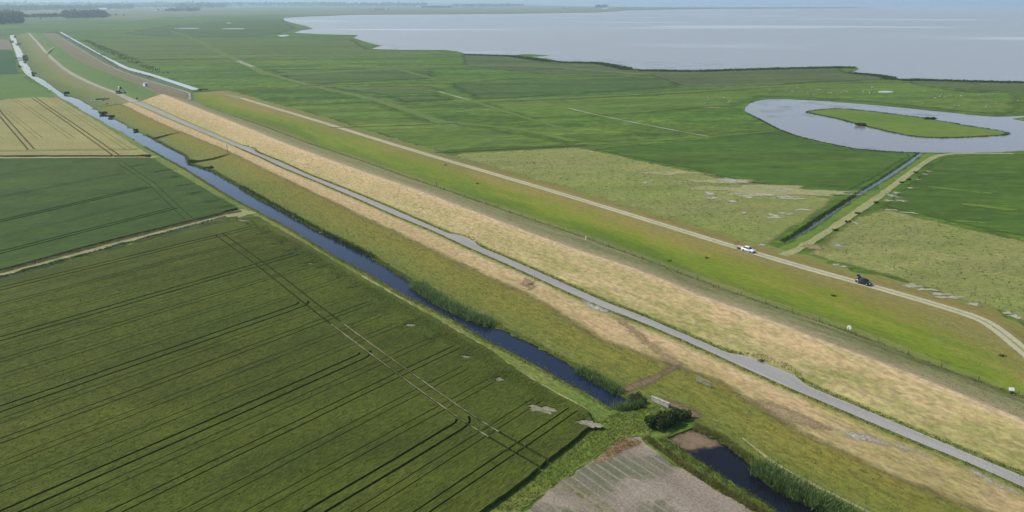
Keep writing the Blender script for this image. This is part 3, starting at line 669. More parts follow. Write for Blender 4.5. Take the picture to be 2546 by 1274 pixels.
# ------------------------------------------------------------------ the dike
def loft(name, S, cols, mat):
    """cols: list of (u(s) array, z)"""
    n = len(cols); V = []; UVs = []; F = []
    for j, s in enumerate(S):
        for k, (u, z) in enumerate(cols):
            x, y = from_us(u[j], s); V.append((x, y, z[j] if hasattr(z, '__len__') else z)); UVs.append((k, s / 100))
    # extra columns between the break lines
    for j in range(len(S) - 1):
        for k in range(n - 1):
            a = j*n + k; F.append((a, a+1, a+n+1, a+n))
    return V, F, UVs
TAN_L = [(273,245),(344,278),(438,322),(556,369.6),(627,402.5),(700,437),(799,485),(912,538),(1030,592.6),(1124,640),(1218,686),(1312,726),(1394,771),(1500,840),(1600,872),(1675,902),(1730,920),(1800,948),(1860,985),(1956,1050),(2046,1096),(2173,1156),(2300,1212),(2478,1274),(2700,1365)]
ROAD_L = [(292,239),(344,261),(391,281),(462,312),(556,351),(650,391),(700,415),(794,453.6),(888,493.6),(983,536),(1077,574),(1171,618),(1265,659),(1335,691),(1406,724),(1500,765),(1600,803),(1694,843.7),(1788,886),(1859,919),(1953,961),(2047,1000),(2173,1054),(2275,1097.5),(2415,1153),(2546,1213),(2760,1305)]
ROAD_R = [(306,238),(368,261),(462,303.6),(556,343.6),(603,364),(650,384),(700,404),(771,437),(865,473.6),(959,512.5),(1053,554),(1111,579),(1187,611.5),(1241,634),(1312,665),(1406,707),(1500,750),(1600,787),(1689,827),(1755,853),(1820,884),(1998,956.5),(2046,976),(2183,1033),(2262,1066),(2377,1115),(2546,1186),(2760,1276)]
CREST = [(363,218),(415,240),(485.5,268),(603,315),(700,355),(794,390),(912,432),(1030,472),(1208,540),(1312,580),(1430,622),(1600,678),(1741,740),(1882,787),(2000,834),(2100,872),(2315,952),(2427,1001),(2546,1052),(2760,1140)]
FENCE = [(415,226),(452,241),(532.6,273),(650,313),(750,351),(771,359),(888,397),(1006,439.5),(1124,479.5),(1300,540),(1453,592),(1600,646),(1741,700),(1859,742),(1977,780),(2100,822.5),(2171.6,848),(2297,901),(2423,946),(2546,990),(2760,1070)]
TRACK = [(598,244),(800,304),(1000,367),(1400,483),(1850,622),(2046,679),(2166.5,711.6),(2297,749),(2423,787),(2473,813),(2546,873.5),(2640,950)]
ZR, ZC = 1.5, 5.0
f_bank, f_tan, f_rl, f_rr, f_cr, f_fe = line_us(CAN_R + [(1640,1010),(1722,1060)] + LOW_R[1:]), line_us(TAN_L, .7), line_us(ROAD_L, ZR), line_us(ROAD_R, ZR), line_us(CREST, ZC), line_us(FENCE, .08)
def sm1(a, k=3):
    p = np.pad(a, k, mode='edge'); return np.convolve(p, np.ones(2*k+1)/(2*k+1), 'valid')
S = np.arange(8, 516.1, 2.0)
jit = lambda a, s: a + rng.normal(0, s, len(a))
u_rl, u_rr = sm1(f_rl(S)), sm1(f_rr(S)); u_cr = sm1(f_cr(S)); u_fe = sm1(f_fe(S)); u_t = jit(sm1(f_tan(S), 1), .08); u_b = f_bank(S) + .15
u_b = np.minimum(u_b, u_t - 3)
prof = [(u_b, .05), (u_b*.5+u_t*.5, .25), (u_t, .7), (u_rl - .3, ZR - .03), (u_rr + .3, ZR - .03), (u_rr + 1.6, ZR + .05), (u_cr*.6 + (u_rr+1.6)*.4, ZR + .05 + (ZC - ZR)*.62), (u_cr - .5, ZC - .15), (u_cr + .5, ZC), (u_cr + 1.6, ZC - .25), (u_fe*.5 + (u_cr+1.6)*.5, 2.45), (u_fe - .6, .15), (u_fe + .3, .07)]
pu = [0, .5, 1, 2, 3, 4, 4.55, 4.9, 5.1, 5.6, 6.3, 6.9, 7]
V, F, _ = loft('dike', S, prof, None)
UVs = [(pu[k], s / 100) for s in S for k in range(len(prof))]
# the cut face at the far end of the works
n = len(prof); j0 = (len(S) - 1) * n; base_i = len(V)
for k in range(n): V.append((V[j0+k][0], V[j0+k][1], -.05)); UVs.append((6.3, 5.2))
for k in range(n - 1): F.append((j0+k, j0+k+1, base_i+k+1, base_i+k))
dike = tag(mesh_obj('dike', V, F, M['dike'], uv=UVs), kind=ST)
# road with its passing places
def widen(S):
    b = np.zeros(len(S))
    for px0, px1, px2, px3, w_ in [((1116,581),(1145,586),(1178,601),(1188,612),1.5), ((1815,881),(1862,889),(1968,931),(2000,957),2.3), ((598,362),(612,366),(628,372),(636,378),1.4)]:
        s0, s1, s2, s3 = sorted([to_us(P(*p, ZR))[1] for p in (px0, px1, px2, px3)])
        b += w_ * np.interp(S, [s0, s1, s2, s3], [0, 1, 1, 0])
    return b
S2 = np.arange(8, 514, 1.0)
ul = sm1(f_rl(S2), 4); ur = sm1(f_rr(S2), 4); wb = sm1(widen(S2), 1)
ur2 = ur + wb
V = []; F = []; UVs = []
for j, s in enumerate(S2):
    for k, q in enumerate((0, .25, .5, .75, 1)):
        u = ul[j] + (ur2[j] - ul[j]) * q; V.append((*from_us(u, s), ZR + .03 + (.04 if q == .5 else 0) + .055 * max(0, (u - ur[j] - .25)) / 1.3 * 1)); UVs.append((q, s / 10))
    if j:
        for k in range(4): a = j*5 + k; F.append((a-5, a-4, a+1, a))
tag(mesh_obj('road', V, F, M['road'], uv=UVs), kind=ST)
# foreland: from the toe of the dike over the track into the meadow
f_tr = line_us(TRACK, .1)
S3 = np.arange(8, 560, 3.0)
u_fe3, u_tr3 = sm1(f_fe(S3)), sm1(f_tr(S3), 1)
V, F, UVs = loft('x', S3, [(u_fe3 + .1, .06), (u_fe3*.6+u_tr3*.4, .07), (u_tr3 - 1.6, .08), (u_tr3 + 1.6, .08), (u_tr3 + 8 + rng.normal(0, .8, len(S3)), .075)], None)
UVs = [([0, .4, .94, 1.06, 2][k], s / 100) for s in S3 for k in range(5)]
tag(mesh_obj('foreland', V, F, M['foreland'], uv=UVs), kind=ST)
trl = [from_us(u, s) for u, s in zip(f_tr(np.arange(40, 508, 4.0)), np.arange(40, 508, 4.0))]
trl = resample(smooth(PP(TRACK, .1), 3), 3)
tag(ribbon('farm_track', trl, 2.9, .10, M['dryline'], step=3, jitter=.08), kind=ST)
for d in (.82, -.82): tag(ribbon('concrete_track', offset_line(trl, d), 1.12, .125, M['track'], step=3, jitter=.06, seed=int(d*10)), kind=ST)
tag(ribbon('farm_track', PP([(2520,383),(2406,381.5),(2340,385),(2308,398),(2242,447),(2176,497),(2110,541),(2044,586),(1978,625),(1945,636)]), 2.6, .10, M['dryline'], step=3, jitter=.12), kind=ST)
# pale salty scars and bare spots in the pastures
scars = [((1810,449),9,1.5),((1845,452),5,.9),((1605,455),2,.6),((1620,450),1.6,.9),((1765,482),3,.9),((1768,494),2.4,.7),((1834,482),2,.7),((1818,501),3,.7),((1905,485),9,1.2),((1930,475),4,.8),((1950,490),10,.6),((1860,492),2.4,.4),((1870,488),1.6,.4),
         ((1720,519),3.2,.25),((1850,531),1.6,.7),((1925,536),2.6,.7),((1945,531),2.2,.8),((1965,533),2.0,.6),((1930,542),3,.5),((1990,523),3.5,.7),((1960,495),6,.5),((2215,488),2.6,1.4),((2230,480),2,.8),((2205,500),2,.8),((2240,500),1.8,.7),((2262,468),1.6,.5),
         ((2285,447),1.6,.4),((2298,434),1.5,.5),((2308,427),2,.5),((2083,612),2.1,1.5),((2128,556),1.4,.7),((2216,523),3,.4),((2260,530),3,.4),((2270,713),2.2,.7),((2300,722),2.4,.35),((2340,734),2.2,.45),((2360,741),3,.35),((2420,758),2.0,.35),((2508,780),1.6,.4),((2524,789),2.0,.5),
         ((2080,660),1.8,.35),((2098,665),1.6,.35),((1893,611),2.2,.3),((1470,379),2.5,.6),((2182,187),6,2.4)]
for i, (c, rx, ry) in enumerate(scars):
    fade_sheet('bare_ground', blob(*P(*c), min(rx, 5)*1.05, ry*2.6, R(-8), sd=i, jag=.5), .135 + i*.0005, 'bare', max(.5, ry*1.5), None, .9)
fade_sheet('bare_ground', blob(*P(2025,617), 3.4, 2.6, R(-30), sd=91), .165, 'brownsoil', 1.4, None, 1.2)
for c, rx, ry, sd in [((1770,268), 9, 2.5, 92), ((1640,430), 16, 5.0, 95), ((1890,474), 32, 8, 96), ((1780,452), 18, 5, 97)]:
    fade_sheet('worn_ground', blob(*P(*c), rx, ry, R(-8), sd=sd, jag=.5), .115, 'dryline' if sd != 92 else 'brownsoil', 2.2, None, .5)
# bare and rubble strips on the dike
def on_dike(u, s):
    U = [float(np.interp(s, S, p[0])) for p in prof]; Z = [p[1] for p in prof]
    return float(np.interp(u, U, Z))
def dike_patch(name, px, m, dz=.03, ztry=1.1, seed=1, amp=.35):
    poly = rough([to_us(P(x, y, ztry)) for x, y in px], .2, 0, 1.0, seed=seed)
    return fade_sheet(name, poly, lambda u, s_: on_dike(u, s_) + dz, m, 1.5, .5, 1.1, True)
dike_patch('rubble_strip', [(1425,735),(1460,747),(1520,772),(1530,782),(1500,782),(1450,760)], 'rubble', .05, 1.3, 61)
dike_patch('worn_ground', [(1510,790),(1560,800),(1620,850),(1690,895),(1715,908),(1680,910),(1640,890),(1590,850)], 'brownsoil', .04, .9, 62)
dike_patch('worn_ground', [(1860,985),(1900,990),(1960,1015),(2050,1055),(2090,1075),(2040,1072),(1960,1050),(1900,1020)], 'brownsoil', .04, .9, 63)
dike_patch('rubble_strip', [(2040,1045),(2120,1070),(2240,1105),(2330,1140),(2300,1142),(2200,1110),(2110,1090)], 'rubble', .05, 1.2, 64)
dike_patch('rubble_strip', [(2360,1142),(2420,1165),(2546,1222),(2560,1245),(2500,1222),(2420,1182)], 'rubble', .05, 1.4, 65)
dike_patch('worn_ground', [(1300,690),(1330,700),(1338,715),(1320,722),(1290,708)], 'brownsoil', .04, 1.1, 66)

dike_patch('worn_ground', [(1535,962),(1600,934),(1680,903),(1705,914),(1640,948),(1560,976)], 'mud', .03, .4, 67)
dike_patch('worn_ground', [(1630,990),(1660,985),(1720,1010),(1760,1040),(1730,1050),(1680,1030)], 'mud', .03, .15, 68)
dike_patch('worn_ground', [(1150,775),(1180,768),(1215,775),(1200,795),(1165,792)], 'dryline', .03, .1, 69)
ln_ = resample(PP([(1846,1089),(1923,1150),(2038,1213),(2162,1274),(2300,1340)], .2), 2)
V = []; F = []
for i_, (q, wd_) in enumerate([(q, .28 * random.uniform(.5, 1.4)) for q in ln_]):
    u_, s_ = to_us(q); z_ = on_dike(u_, s_) + .03; V += [(*from_us(u_ - wd_, s_), z_), (*from_us(u_ + wd_, s_), z_)]
    if i_: F.append((2*i_-2, 2*i_-1, 2*i_+1, 2*i_))
tag(mesh_obj('trodden_path', V, F, M['dryline']), kind=ST)
# the older, grassed dike beyond the works
S4 = np.arange(486, 1600, 6.0)
B_TR = [(68,82),(100,119),(136,160),(176,187),(226,212),(287,234)]
B_CR = [(105,82),(143,113),(176,136),(201,153),(251,173),(302,191),(352,211)]
B_PA = [(133,83),(188,116),(251,156),(312,183),(377,204),(437,221),(470,232)]
B_C2 = [(145,80),(171,95),(249,138),(310,173),(370,188),(476,224)]
def xy_line(px, z, step=6):
    return resample(smooth(PP(px[::-1], z), 3), 6)
def strip_between(name, lines, zs, us, mat):
    """loft between world polylines resampled to the same count"""
    N_ = 120; L = []
    for l in lines:
        d = [0]
        for a, b in zip(l, l[1:]): d.append(d[-1] + math.hypot(b[0]-a[0], b[1]-a[1]))
        t = np.linspace(0, 1, N_)**1.25 * d[-1]
        L.append(np.stack([np.interp(t, d, [p[0] for p in l]), np.interp(t, d, [p[1] for p in l])], 1))
    V = []; F = []; UVs = []
    for j in range(N_):
        for k in range(len(L)): V.append((*L[k][j], zs[k])); UVs.append((us[k], j / 20))
    n = len(L)
    for j in range(N_ - 1):
        for k in range(n - 1): a = j*n + k; F.append((a, a+1, a+n+1, a+n))
    return tag(mesh_obj(name, V, F, mat, uv=UVs), kind=ST)
bk = [p for p in CAN_R if 85 < p[1] < 262][::-1]
bk_l = resample(smooth(PP(bk, 0.05), 1), 6); tr_l = xy_line(B_TR, 1.2); cr_l = xy_line(B_CR, 4.2); pa_l = xy_line(B_PA, .35); c2_l = xy_line(B_C2, .06)
tr_r = offset_line(tr_l, -3.6)
je = len(S) - 2
def ends(l, k, du=0): return [from_us(float(prof[k][0][je]) + du, S[je] + .9)] + [p for p in l if to_us(p)[1] > S[je] + 6]
bk_l = ends(bk_l, 0); tr_l = ends(tr_l, 3); tr_r = ends(tr_r, 4); cr_l = ends(cr_l, 8); pa_l = [from_us(float(prof[11][0][je]), S[je] + .9)] + pa_l; c2_l = [from_us(float(prof[12][0][je]) + 2, S[je] + .9)] + c2_l
strip_between('grass_dike', [bk_l, tr_l, tr_r, cr_l, pa_l, c2_l], [.06, 1.2, 1.2, 4.2, .35, .07], [0, 1, 2, 3, 4, 5], M['greendike'])
tag(ribbon('pale_path', pa_l, 2.2, .45, M['path'], step=8), kind=ST)
tag(ribbon('pale_path', PP([(113,133),(128,123),(143,112)], 2.6), 2.4, 3.2, M['path'], step=8), kind=ST)

# ------------------------------------------------------------------ grasses, reeds and leaves
def blades(name, pts, z, h, wd, mat, k=3, spread=.15, lean=.35, hv=.35, parent=None, rg=None):
    rg = rg or rng
    pts = np.asarray(pts, float); n = len(pts); N_ = n * k
    base = np.repeat(np.column_stack([pts, np.broadcast_to(z, n)]), k, 0)
    base[:, :2] += rg.normal(0, spread, (N_, 2))
    a = rg.random(N_) * 2 * np.pi; hw = wd * .5 * (.6 + .8 * rg.random(N_))
    side = np.column_stack([np.cos(a) * hw, np.sin(a) * hw, np.zeros(N_)])
    H = np.repeat(np.broadcast_to(h, n), k) * (1 + rg.normal(0, hv, N_)).clip(.35, 1.8)
    b = rg.random(N_) * 2 * np.pi; ln = lean * H * rg.random(N_)
    tip = np.column_stack([np.cos(b) * ln, np.sin(b) * ln, H])
    V = np.empty((N_, 4, 3)); V[:, 0] = base - side; V[:, 1] = base + side; V[:, 2] = base + tip + side * .35; V[:, 3] = base + tip - side * .35
    return quads_obj(name, V.reshape(-1, 3), 4, mat, parent)
def leaf_quads(C, size, rg=None, flat=0.0):
    rg = rg or rng
    C = np.asarray(C, float); n = len(C); s = np.broadcast_to(size, n) * (.6 + .8 * rg.random(n))
    d = rg.normal(0, 1, (n, 3)); d[:, 2] *= (1 - flat); d /= np.linalg.norm(d, axis=1)[:, None]
    e = np.cross(d, rg.normal(0, 1, (n, 3))); e /= np.linalg.norm(e, axis=1)[:, None]
    d *= s[:, None]; e *= s[:, None] * .55
    V = np.empty((n, 4, 3)); V[:, 0] = C - d - e * .3; V[:, 1] = C + e - d * .1; V[:, 2] = C + d + e * .2; V[:, 3] = C - e
    return V.reshape(-1, 3)
def crown_points(n, lobes, rg):
    """points thrown through the outer part of several overlapping lobes (cx,cy,cz,rx,ry,rz)"""
    out = []
    wts = np.array([l[3]*l[4]*l[5] for l in lobes])**.67; wts /= wts.sum()
    for l, wt in zip(lobes, wts):
        m = max(4, int(n * wt)); v = rg.normal(0, 1, (m, 3)); v /= np.linalg.norm(v, axis=1)[:, None]
        r = (.45 + .6 * rg.random(m)**.7)[:, None]
        out.append(np.array(l[:3]) + v * r * np.array(l[3:]))
    return np.concatenate(out)
def bush_meshes(rx, ry, h, n, leaf, mat, seed, lobes_n=10):
    rg = np.random.default_rng(seed); lobes = []
    for i in range(lobes_n):
        a = rg.random() * 6.28; q = rg.random()**.5 * .85
        sz = .20 + .26 * rg.random()
        lobes.append((math.cos(a)*rx*q, math.sin(a)*ry*q, h*(.30 + .36*rg.random()*(1-q*.5)), rx*sz, ry*sz, h*(.26 + .2*rg.random())))
    C = crown_points(n, lobes, rg); C[:, 2] = np.maximum(C[:, 2], .05)
    V = leaf_quads(C, leaf, rg)
    return V
def bush(name, loc, rx, ry, h, n, leaf, mat, label, seed, group=None, rz=0.0, cat='bush'):
    r = empty(name, loc, rz, label, cat, group)
    quads_obj('foliage', bush_meshes(rx, ry, h, n, leaf, mat, seed), 4, M[mat], r)
    bm = bmesh.new(); rd = random.Random(seed)
    for i in range(5):
        a = rd.random()*6.28; tube(bm, (0, 0, -.1), (math.cos(a)*rx*.4, math.sin(a)*ry*.4, h*.5), .05*h/2, .02, 6)
    bm_obj('stem', bm, M['bark'], r)
    return r
def tree(name, loc, h, label, group, seed, src=[], n=520):
    r = empty(name, loc, random.random()*6.28, label, 'tree', group)
    rg = np.random.default_rng(seed); rw = h * .33
    lobes = [(rg.normal(0, rw*.35), rg.normal(0, rw*.35), h*(.42 + .45*rg.random()), rw*(.5+.3*rg.random()), rw*(.5+.3*rg.random()), h*(.12+.09*rg.random())) for _ in range(9)]
    quads_obj('crown', leaf_quads(crown_points(n, lobes, rg), h*.085, rg), 4, M['leaf_tree'], r)
    bm = bmesh.new(); tube(bm, (0, 0, -.2), (0, 0, h*.55), h*.022, h*.010, 7)
    for i in range(4):
        a = i*1.6 + rg.random(); tube(bm, (0, 0, h*(.3+.05*i)), (math.cos(a)*rw*.6, math.sin(a)*rw*.6, h*(.55+.06*i)), h*.008, h*.003, 5)
    bm_obj('trunk', bm, M['bark'], r)
    return r
def P3(x, y, z=0.0): return (*P(x, y, z), z)

def band_pts(line, n, w0, w1, rg=None):
    """n random points within w0..w1 (left positive) of a world polyline"""
    rg = rg or rng
    L = np.array(line); d = np.r_[0, np.cumsum(np.hypot(*(L[1:] - L[:-1]).T))]
    t = rg.random(n) * d[-1]; x = np.interp(t, d, L[:, 0]); y = np.interp(t, d, L[:, 1])
    i = np.clip(np.searchsorted(d, t) - 1, 0, len(L) - 2); dx, dy = (L[i+1] - L[i]).T; l = np.hypot(dx, dy)
    o = w0 + (w1 - w0) * rg.random(n)
    return np.column_stack([x - dy/l*o, y + dx/l*o])
stuff = lambda o: tag(o, kind='stuff')
canL = resample(PP([p for p in CAN_L if p[1] > 200]), 2); canR = resample(PP([p for p in CAN_R if p[1] > 200][:-1]), 2)
nearL = [p for p in canL if p[1] < 330]; nearR = [p for p in canR if p[1] < 360]
# banks of the canal (running from far to near: left of travel = landward of the right bank)
stuff(blades('bank_grass', band_pts(nearR, 5200, -.1, 1.1), 0, .28, .07, M['grass_olive'], 3, .2))
stuff(blades('bank_grass', band_pts(nearL, 6000, -.9, .1), 0, .25, .07, M['grass_yel'], 3, .2))
stuff(blades('bank_reeds', band_pts([p for p in canR if 150 < p[1] < 300], 900, -.25, .5), -.2, .7, .10, M['leaf_reed'], 3, .3))
stuff(blades('bank_reeds', band_pts(PP([(600,466),(700,522),(794,574),(930,644)]), 1100, -.3, .5), -.3, .95, .10, M['rush'], 3, .25))
lowLl, lowRl = resample(PP(LOW_L), 1), resample(PP(LOW_R), 1)
stuff(blades('bank_grass', band_pts(lowRl, 1800, -.2, 1.2), 0, .28, .07, M['grass_yel'], 4, .2))
stuff(blades('bank_grass', band_pts(lowLl, 1500, -1.6, .2), 0, .24, .07, M['grass_olive'], 4, .2))
# dense reed beds
for px, n_, a, b in [([(1036,712),(1068,735),(1104,757),(1145,778),(1190,797),(1224,809)], 1300, -1.2, 1.1), ([(1888,1165),(1925,1190),(1958,1212),(2000,1235),(2060,1262),(2120,1300)], 1300, -1.3, 1.0), ([(1440,922),(1490,950),(1540,978)], 700, -.4, .5)]:
    ln = resample(PP(px), 1); stuff(blades('reed_bed', band_pts(ln, n_, a, b), -.4, 1.15 if n_ > 1000 else .8, .15, M['leaf_reed'], 4, .3, 1.1, .5))
stuff(blades('bank_grass', band_pts(PP([(1530,1020),(1560,1016),(1600,1010)]), 260, -.6, .6), -.2, .9, .12, M['leaf_reed'], 4, .2))
# floating weed on the near water
for poly_l, wz in ((band_pts([p for p in canL if p[1] < 180], 420, .3, 1.3), -.10),):
    V = leaf_quads(np.column_stack([poly_l, np.full(len(poly_l), wz)]), .16, None, .0); V[:, 2] = wz + .015 + (V[:, 2] - wz) * .05
    stuff(quads_obj('floating_weed', V, 4, M['grass_olive']))
# rough grass on the landward strip, the verges, the lane and along the fence
strip_poly = [from_us(u, s) for u, s in zip(u_b[::6] + .4, S[::6])] + [from_us(u, s) for u, s in zip(u_t[::6] - .4, S[::6])][::-1]
p = sample_in([q for q in strip_poly], 26000); p = p[p[:, 1] < 260]
zz = np.array([on_dike(*to_us(q)) for q in p])
stuff(blades('rough_grass', p, zz, .10, .10, M['grass_olive'], 2, .2, 1.2))
p = band_pts([from_us(float(f_rl(s)) - .45, s) for s in np.arange(12, 330, 3)], 4200, -.3, .3); zz = np.array([on_dike(*to_us(q)) for q in p])
stuff(blades('verge_grass', p, zz, .12, .08, M['grass_grn'], 3, .15, 1))
p = band_pts([from_us(float(np.interp(s, S2, ur2)) + .5, s) for s in np.arange(12, 330, 3)], 5200, -.45, .55); zz = np.array([on_dike(*to_us(q)) for q in p])
stuff(blades('verge_grass', p, zz + .02, .14, .08, M['grass_grn'], 3, .15, 1))
# mown straw lying on the slopes
def slope_pts(ulo, uhi, n, s0, s1):
    s = s0 + (s1 - s0) * rng.random(n)**1.4; q = rng.random(n); lo = np.interp(s, S, ulo); hi = np.interp(s, S, uhi)
    return np.array([from_us(a, b) for a, b in zip(lo + (hi-lo)*q, s)])
p = slope_pts(u_cr + 1.2, u_fe - .4, 2500, 30, 300); zz = np.array([on_dike(*to_us(q)) for q in p])
stuff(blades('slope_grass', p, zz, .1, .1, M['grass_grn'], 2, .2, 1.2))
fl = [from_us(float(f_fe(s)), s) for s in np.arange(14, 516, 3)]
stuff(blades('fence_grass', band_pts([q for q in fl if q[1] < 420], 3600, -.1, .4), .05, .28, .07, M['grass_pale'], 3, .12, .8))
stuff(blades('fence_grass', band_pts([q for q in fl if q[1] < 420], 800, -.6, -.25), .05, .25, .06, M['rush'], 3, .15, .8))
# rushes and tussocks in the pastures
for poly, n_ in (([(1110,390),(1145,381),(1430,366),(1500,378),(1620,404),(1800,440),(1880,520),(1900,600),(1640,548),(1400,470),(1200,413)], 1700), ([(2120,540),(2190,516),(2330,549),(2546,597),(2700,690),(2650,830),(2546,800),(2300,716),(2170,676),(2030,630)], 900)):
    stuff(blades('rush_tufts', sample_in(PP(poly), n_), .06, .22, .12, M['rush'], 3, .2, .9))
# grass lane and bare field fringe
stuff(blades('lane_grass', sample_in(PP([(1480,1058),(1530,1026),(1640,1010),(1668,1070),(1560,1084),(1447,1157),(1354,1226),(1295,1273),(1205,1268),(1296,1199),(1392,1119)]), 3500), .06, .12, .09, M['grass_olive'], 3, .15, 1.2))
stuff(blades('lane_flowers', band_pts(PP([(1215,1268),(1300,1203),(1396,1124),(1460,1075)]), 500, .3, 1.0), .06, .5, .09, M['grass_pale'], 4, .1, .5))
stuff(blades('dead_weeds', sample_in(PP([(1510,1122),(1545,1094),(1590,1100),(1585,1108),(1532,1130),(1500,1142)]), 300), .08, .10, .08, leaf_mat('dead_stalks', (.26,.15,.07), (.36,.23,.12)), 4, .15, .7))
fe_poly = PP([(1600,1092),(1700,1166),(1795,1226),(1880,1274),(1960,1330)])
stuff(blades('verge_grass', band_pts(fe_poly, 1700, -.1, .9), .05, .35, .09, M['grass_yel'], 3, .15, .6))
# field ditch growth
stuff(blades('ditch_grass', band_pts(PP([(-60,697),(0,681),(275,606),(560,534),(600,528)]), 2600, -.1, 1.1), .05, .4, .10, M['grass_pale'], 3, .25, .9))
stuff(blades('ditch_grass', band_pts(PP([(-60,707),(0,691),(275,616),(560,540)]), 600, -.5, .1), .05, .35, .12, M['rush'], 3, .2, .8))
stuff(blades('ditch_grass', band_pts(PP([(0,388.5),(345,386.5),(372,391)]), 900, -1.0, 1.0), .05, .5, .2, M['rush'], 3, .4, .8))
# uneven top of the near crop: ears and leaf tips standing above the canopy
cp = sample_in(PP([(300,1274),(0,1274),(0,760),(560,600),(660,560),(878,690),(1118,824),(1300,938),(1440,1020),(1455,1060),(1190,1274)], .7), 60000)
keepm = np.ones(len(cp), bool)
for c_ in cuts + bare1: keepm &= ~inside_np(cp, c_)
cp = cp[keepm]
stuff(blades('crop_ears', cp, .67, .10, .10, leaf_mat('crop_leaf_tips', (.045,.075,.012), (.095,.115,.024)), 2, .2, .9))
# dark weed clumps along the headland, each around a thin or bare spot
weeds = [((340,412),5,2.2),((405,425),5,2),((435,440),4,1.6),((458,460),4,1.6),((485,480),4,1.6),((530,500),5,2.0),((560,515),4,1.5),((655,580),3,1.6),((695,605),3,1.4),((725,622),2.6,1.2),((770,652),3,1.6),((800,664),2.6,1.2),((835,690),2.8,1.4),((880,712),3.0,1.4),((945,768),3.2,1.7),((1018,802),3.4,1.8),((1080,838),2.6,1.4),((1152,880),3.0,1.7),((1235,935),2.8,1.7),((1335,1000),3.4,2.0),((1440,1040),3.2,2)]
pts = np.concatenate([np.array(P(*c, .7)) + (rng.normal(0, .5, (int(48*rx), 2)) * [rx*.85, ry*.85]) @ np.array([[math.cos(.8), math.sin(.8)], [-math.sin(.8), math.cos(.8)]]) for c, rx, ry in weeds])
km = np.ones(len(pts), bool)
for b in bare1: km &= ~inside_np(pts, b)
stuff(blades('weed_clumps', pts[km], .64, .10, .16, M['leaf_weed'], 3, .25, 1.2))
stuff(blades('headland_growth', band_pts(PP([(620,548),(760,618),(878,688),(1014,764),(1118,824),(1212,878),(1296,938),(1420,1008)], .7), 3600, -2.6, .2), .64, .12, .16, M['leaf_weed'], 2, .3, 1.2))

# bushes and shrubs
bush('bush', P3(1655,1050), 3.7, 2.0, 2.3, 2600, .22, 'leaf_dark', 'large dark bush at the end of the lower canal beside the grass crossing', 1, rz=.6)
bush('bush', P3(1584,1000), 1.5, 1.1, 1.5, 1500, .14, 'leaf_bush', 'grey green bush between the canal end and the pale concrete headwall', 2)
bush('bush', P3(1690,1040), 1.6, 1.2, 1.8, 1400, .15, 'leaf_bush', 'olive bush leaning out from the right side of the large dark bush', 3)
for i, (px, r_, h_, lb) in enumerate([((63,144),4.5,4.5,'dark round bush on the far end of the footbridge'), ((64,152),4,4,'dark bush in front of the footbridge by the far canal'), ((84,185),3,2.6,'small dark bush where the far canal bends'), ((165,234),3,2.4,'dark bush on the canal bank opposite the bright green field'),
        ((258,284),3.2,2.2,'leftmost of two dark bushes on the canal bank opposite the wheat'), ((277,292),2.4,1.8,'rightmost of two dark bushes on the canal bank opposite the wheat'), ((338,326),1.8,1.3,'small bush on the bank where the wheat ends'), ((50,167),2.5,2,'small dark bush on the left bank below the footbridge'),
        ((480,404),2.6,1.4,'broad low bush by the mouth of the side ditch'), ((520,419),2.4,1.1,'low bush on the bank just after the side ditch'), ((36,92),4,2.5,'dark bush at the far end of the canal, right bank'), ((29,104),4,2.5,'dark bush narrowing the far canal from the left'), ((46,111),5,2.6,'dark bush narrowing the far canal from the right')]):
    bush('bush', P3(*px), r_*.75, r_*.55, h_*.75, 500, .28, 'leaf_dark', lb, 20+i)
for i, px in enumerate([(2275,430),(2259,448),(2242,455),(2176,505),(2133,532),(2107,553),(2077,574)]):
    bush('shrub', P3(*px), .9, .6, .6, 200, .16, 'leaf_dark', 'small dark shrub on the slope between the farm path and the right hand pasture', 50+i, 'shrubs beside the farm path', cat='shrub')
for i, (px, lb) in enumerate([((2073,737),'dark tussock below the track near the dark car'), ((1757,643),'dark tussock in the meadow below the white car'), ((2490,887),'dark tussock inside the bend of the track'), ((1665,650),'brownish tussock in the meadow left of the dark tussock'), ((1107,411),'long dark tussock beside the middle of the track'), ((1187,458),'round tussock near the two posts by the fence')]):
    r_ = empty('tussock', P3(*px), 0, lb, 'tussock'); tag(blades('grass', rng.normal(0, .2, (26, 2)), 0, .3, .09, M['rush'], 3, .15, .6, parent=r_), kind='stuff')
stuff(blades('scrub', band_pts(PP([(200,100),(264,131),(310,152),(360,172),(392,184)]), 420, 1.0, 11), 0, .6, .8, M['leaf_weed'], 3, 1.4, .8))
stuff(blades('scrub', band_pts(PP([(147,80),(251,138),(312,173),(400,196)]), 500, -8, -1.5), .1, .35, .6, M['rush'], 3, 1.0, .8))
bush('bush', P3(2140,312.5), 3.4, 1.8, 1.6, 600, .3, 'leaf_dark', 'dark bush on the near shore of the lagoon island', 71)
bush('bush', P3(2312,297.5), 3.4, 1.6, 1.6, 600, .3, 'leaf_dark', 'dark bush on the far shore of the lagoon island', 72)
stuff(blades('shore_reeds', band_pts(PP([(1160,136),(1280,139)]) + PP([(1391,154),(1494,156.5),(1536,163),(1587,174.5),(1722,176.5),(1920,170.5),(2090,166.5),(2125,168)]), 3500, -14, 0), 0, .8, 1.0, M['leaf_weed'], 2, 1.8, .9))
stuff(blades('shore_reeds', band_pts(PP([(2120,182),(2192,188),(2222,193)]) + PP([(2230,199),(2280,198),(2458,203.5),(2640,206)]), 1600, -9, 0), 0, .8, 1.0, M['leaf_weed'], 2, 1.8, .9))
lagl = PP([(1862,284),(1895,300),(1932,320),(1978,338),(2044,354.5),(2126,371),(2209,377.6),(2284,381)])
stuff(blades('shore_reeds', band_pts(lagl, 700, -.8, .2), 0, .3, .25, M['rush'], 3, .3, .4))
islc = isl_poly + isl_poly[:1]
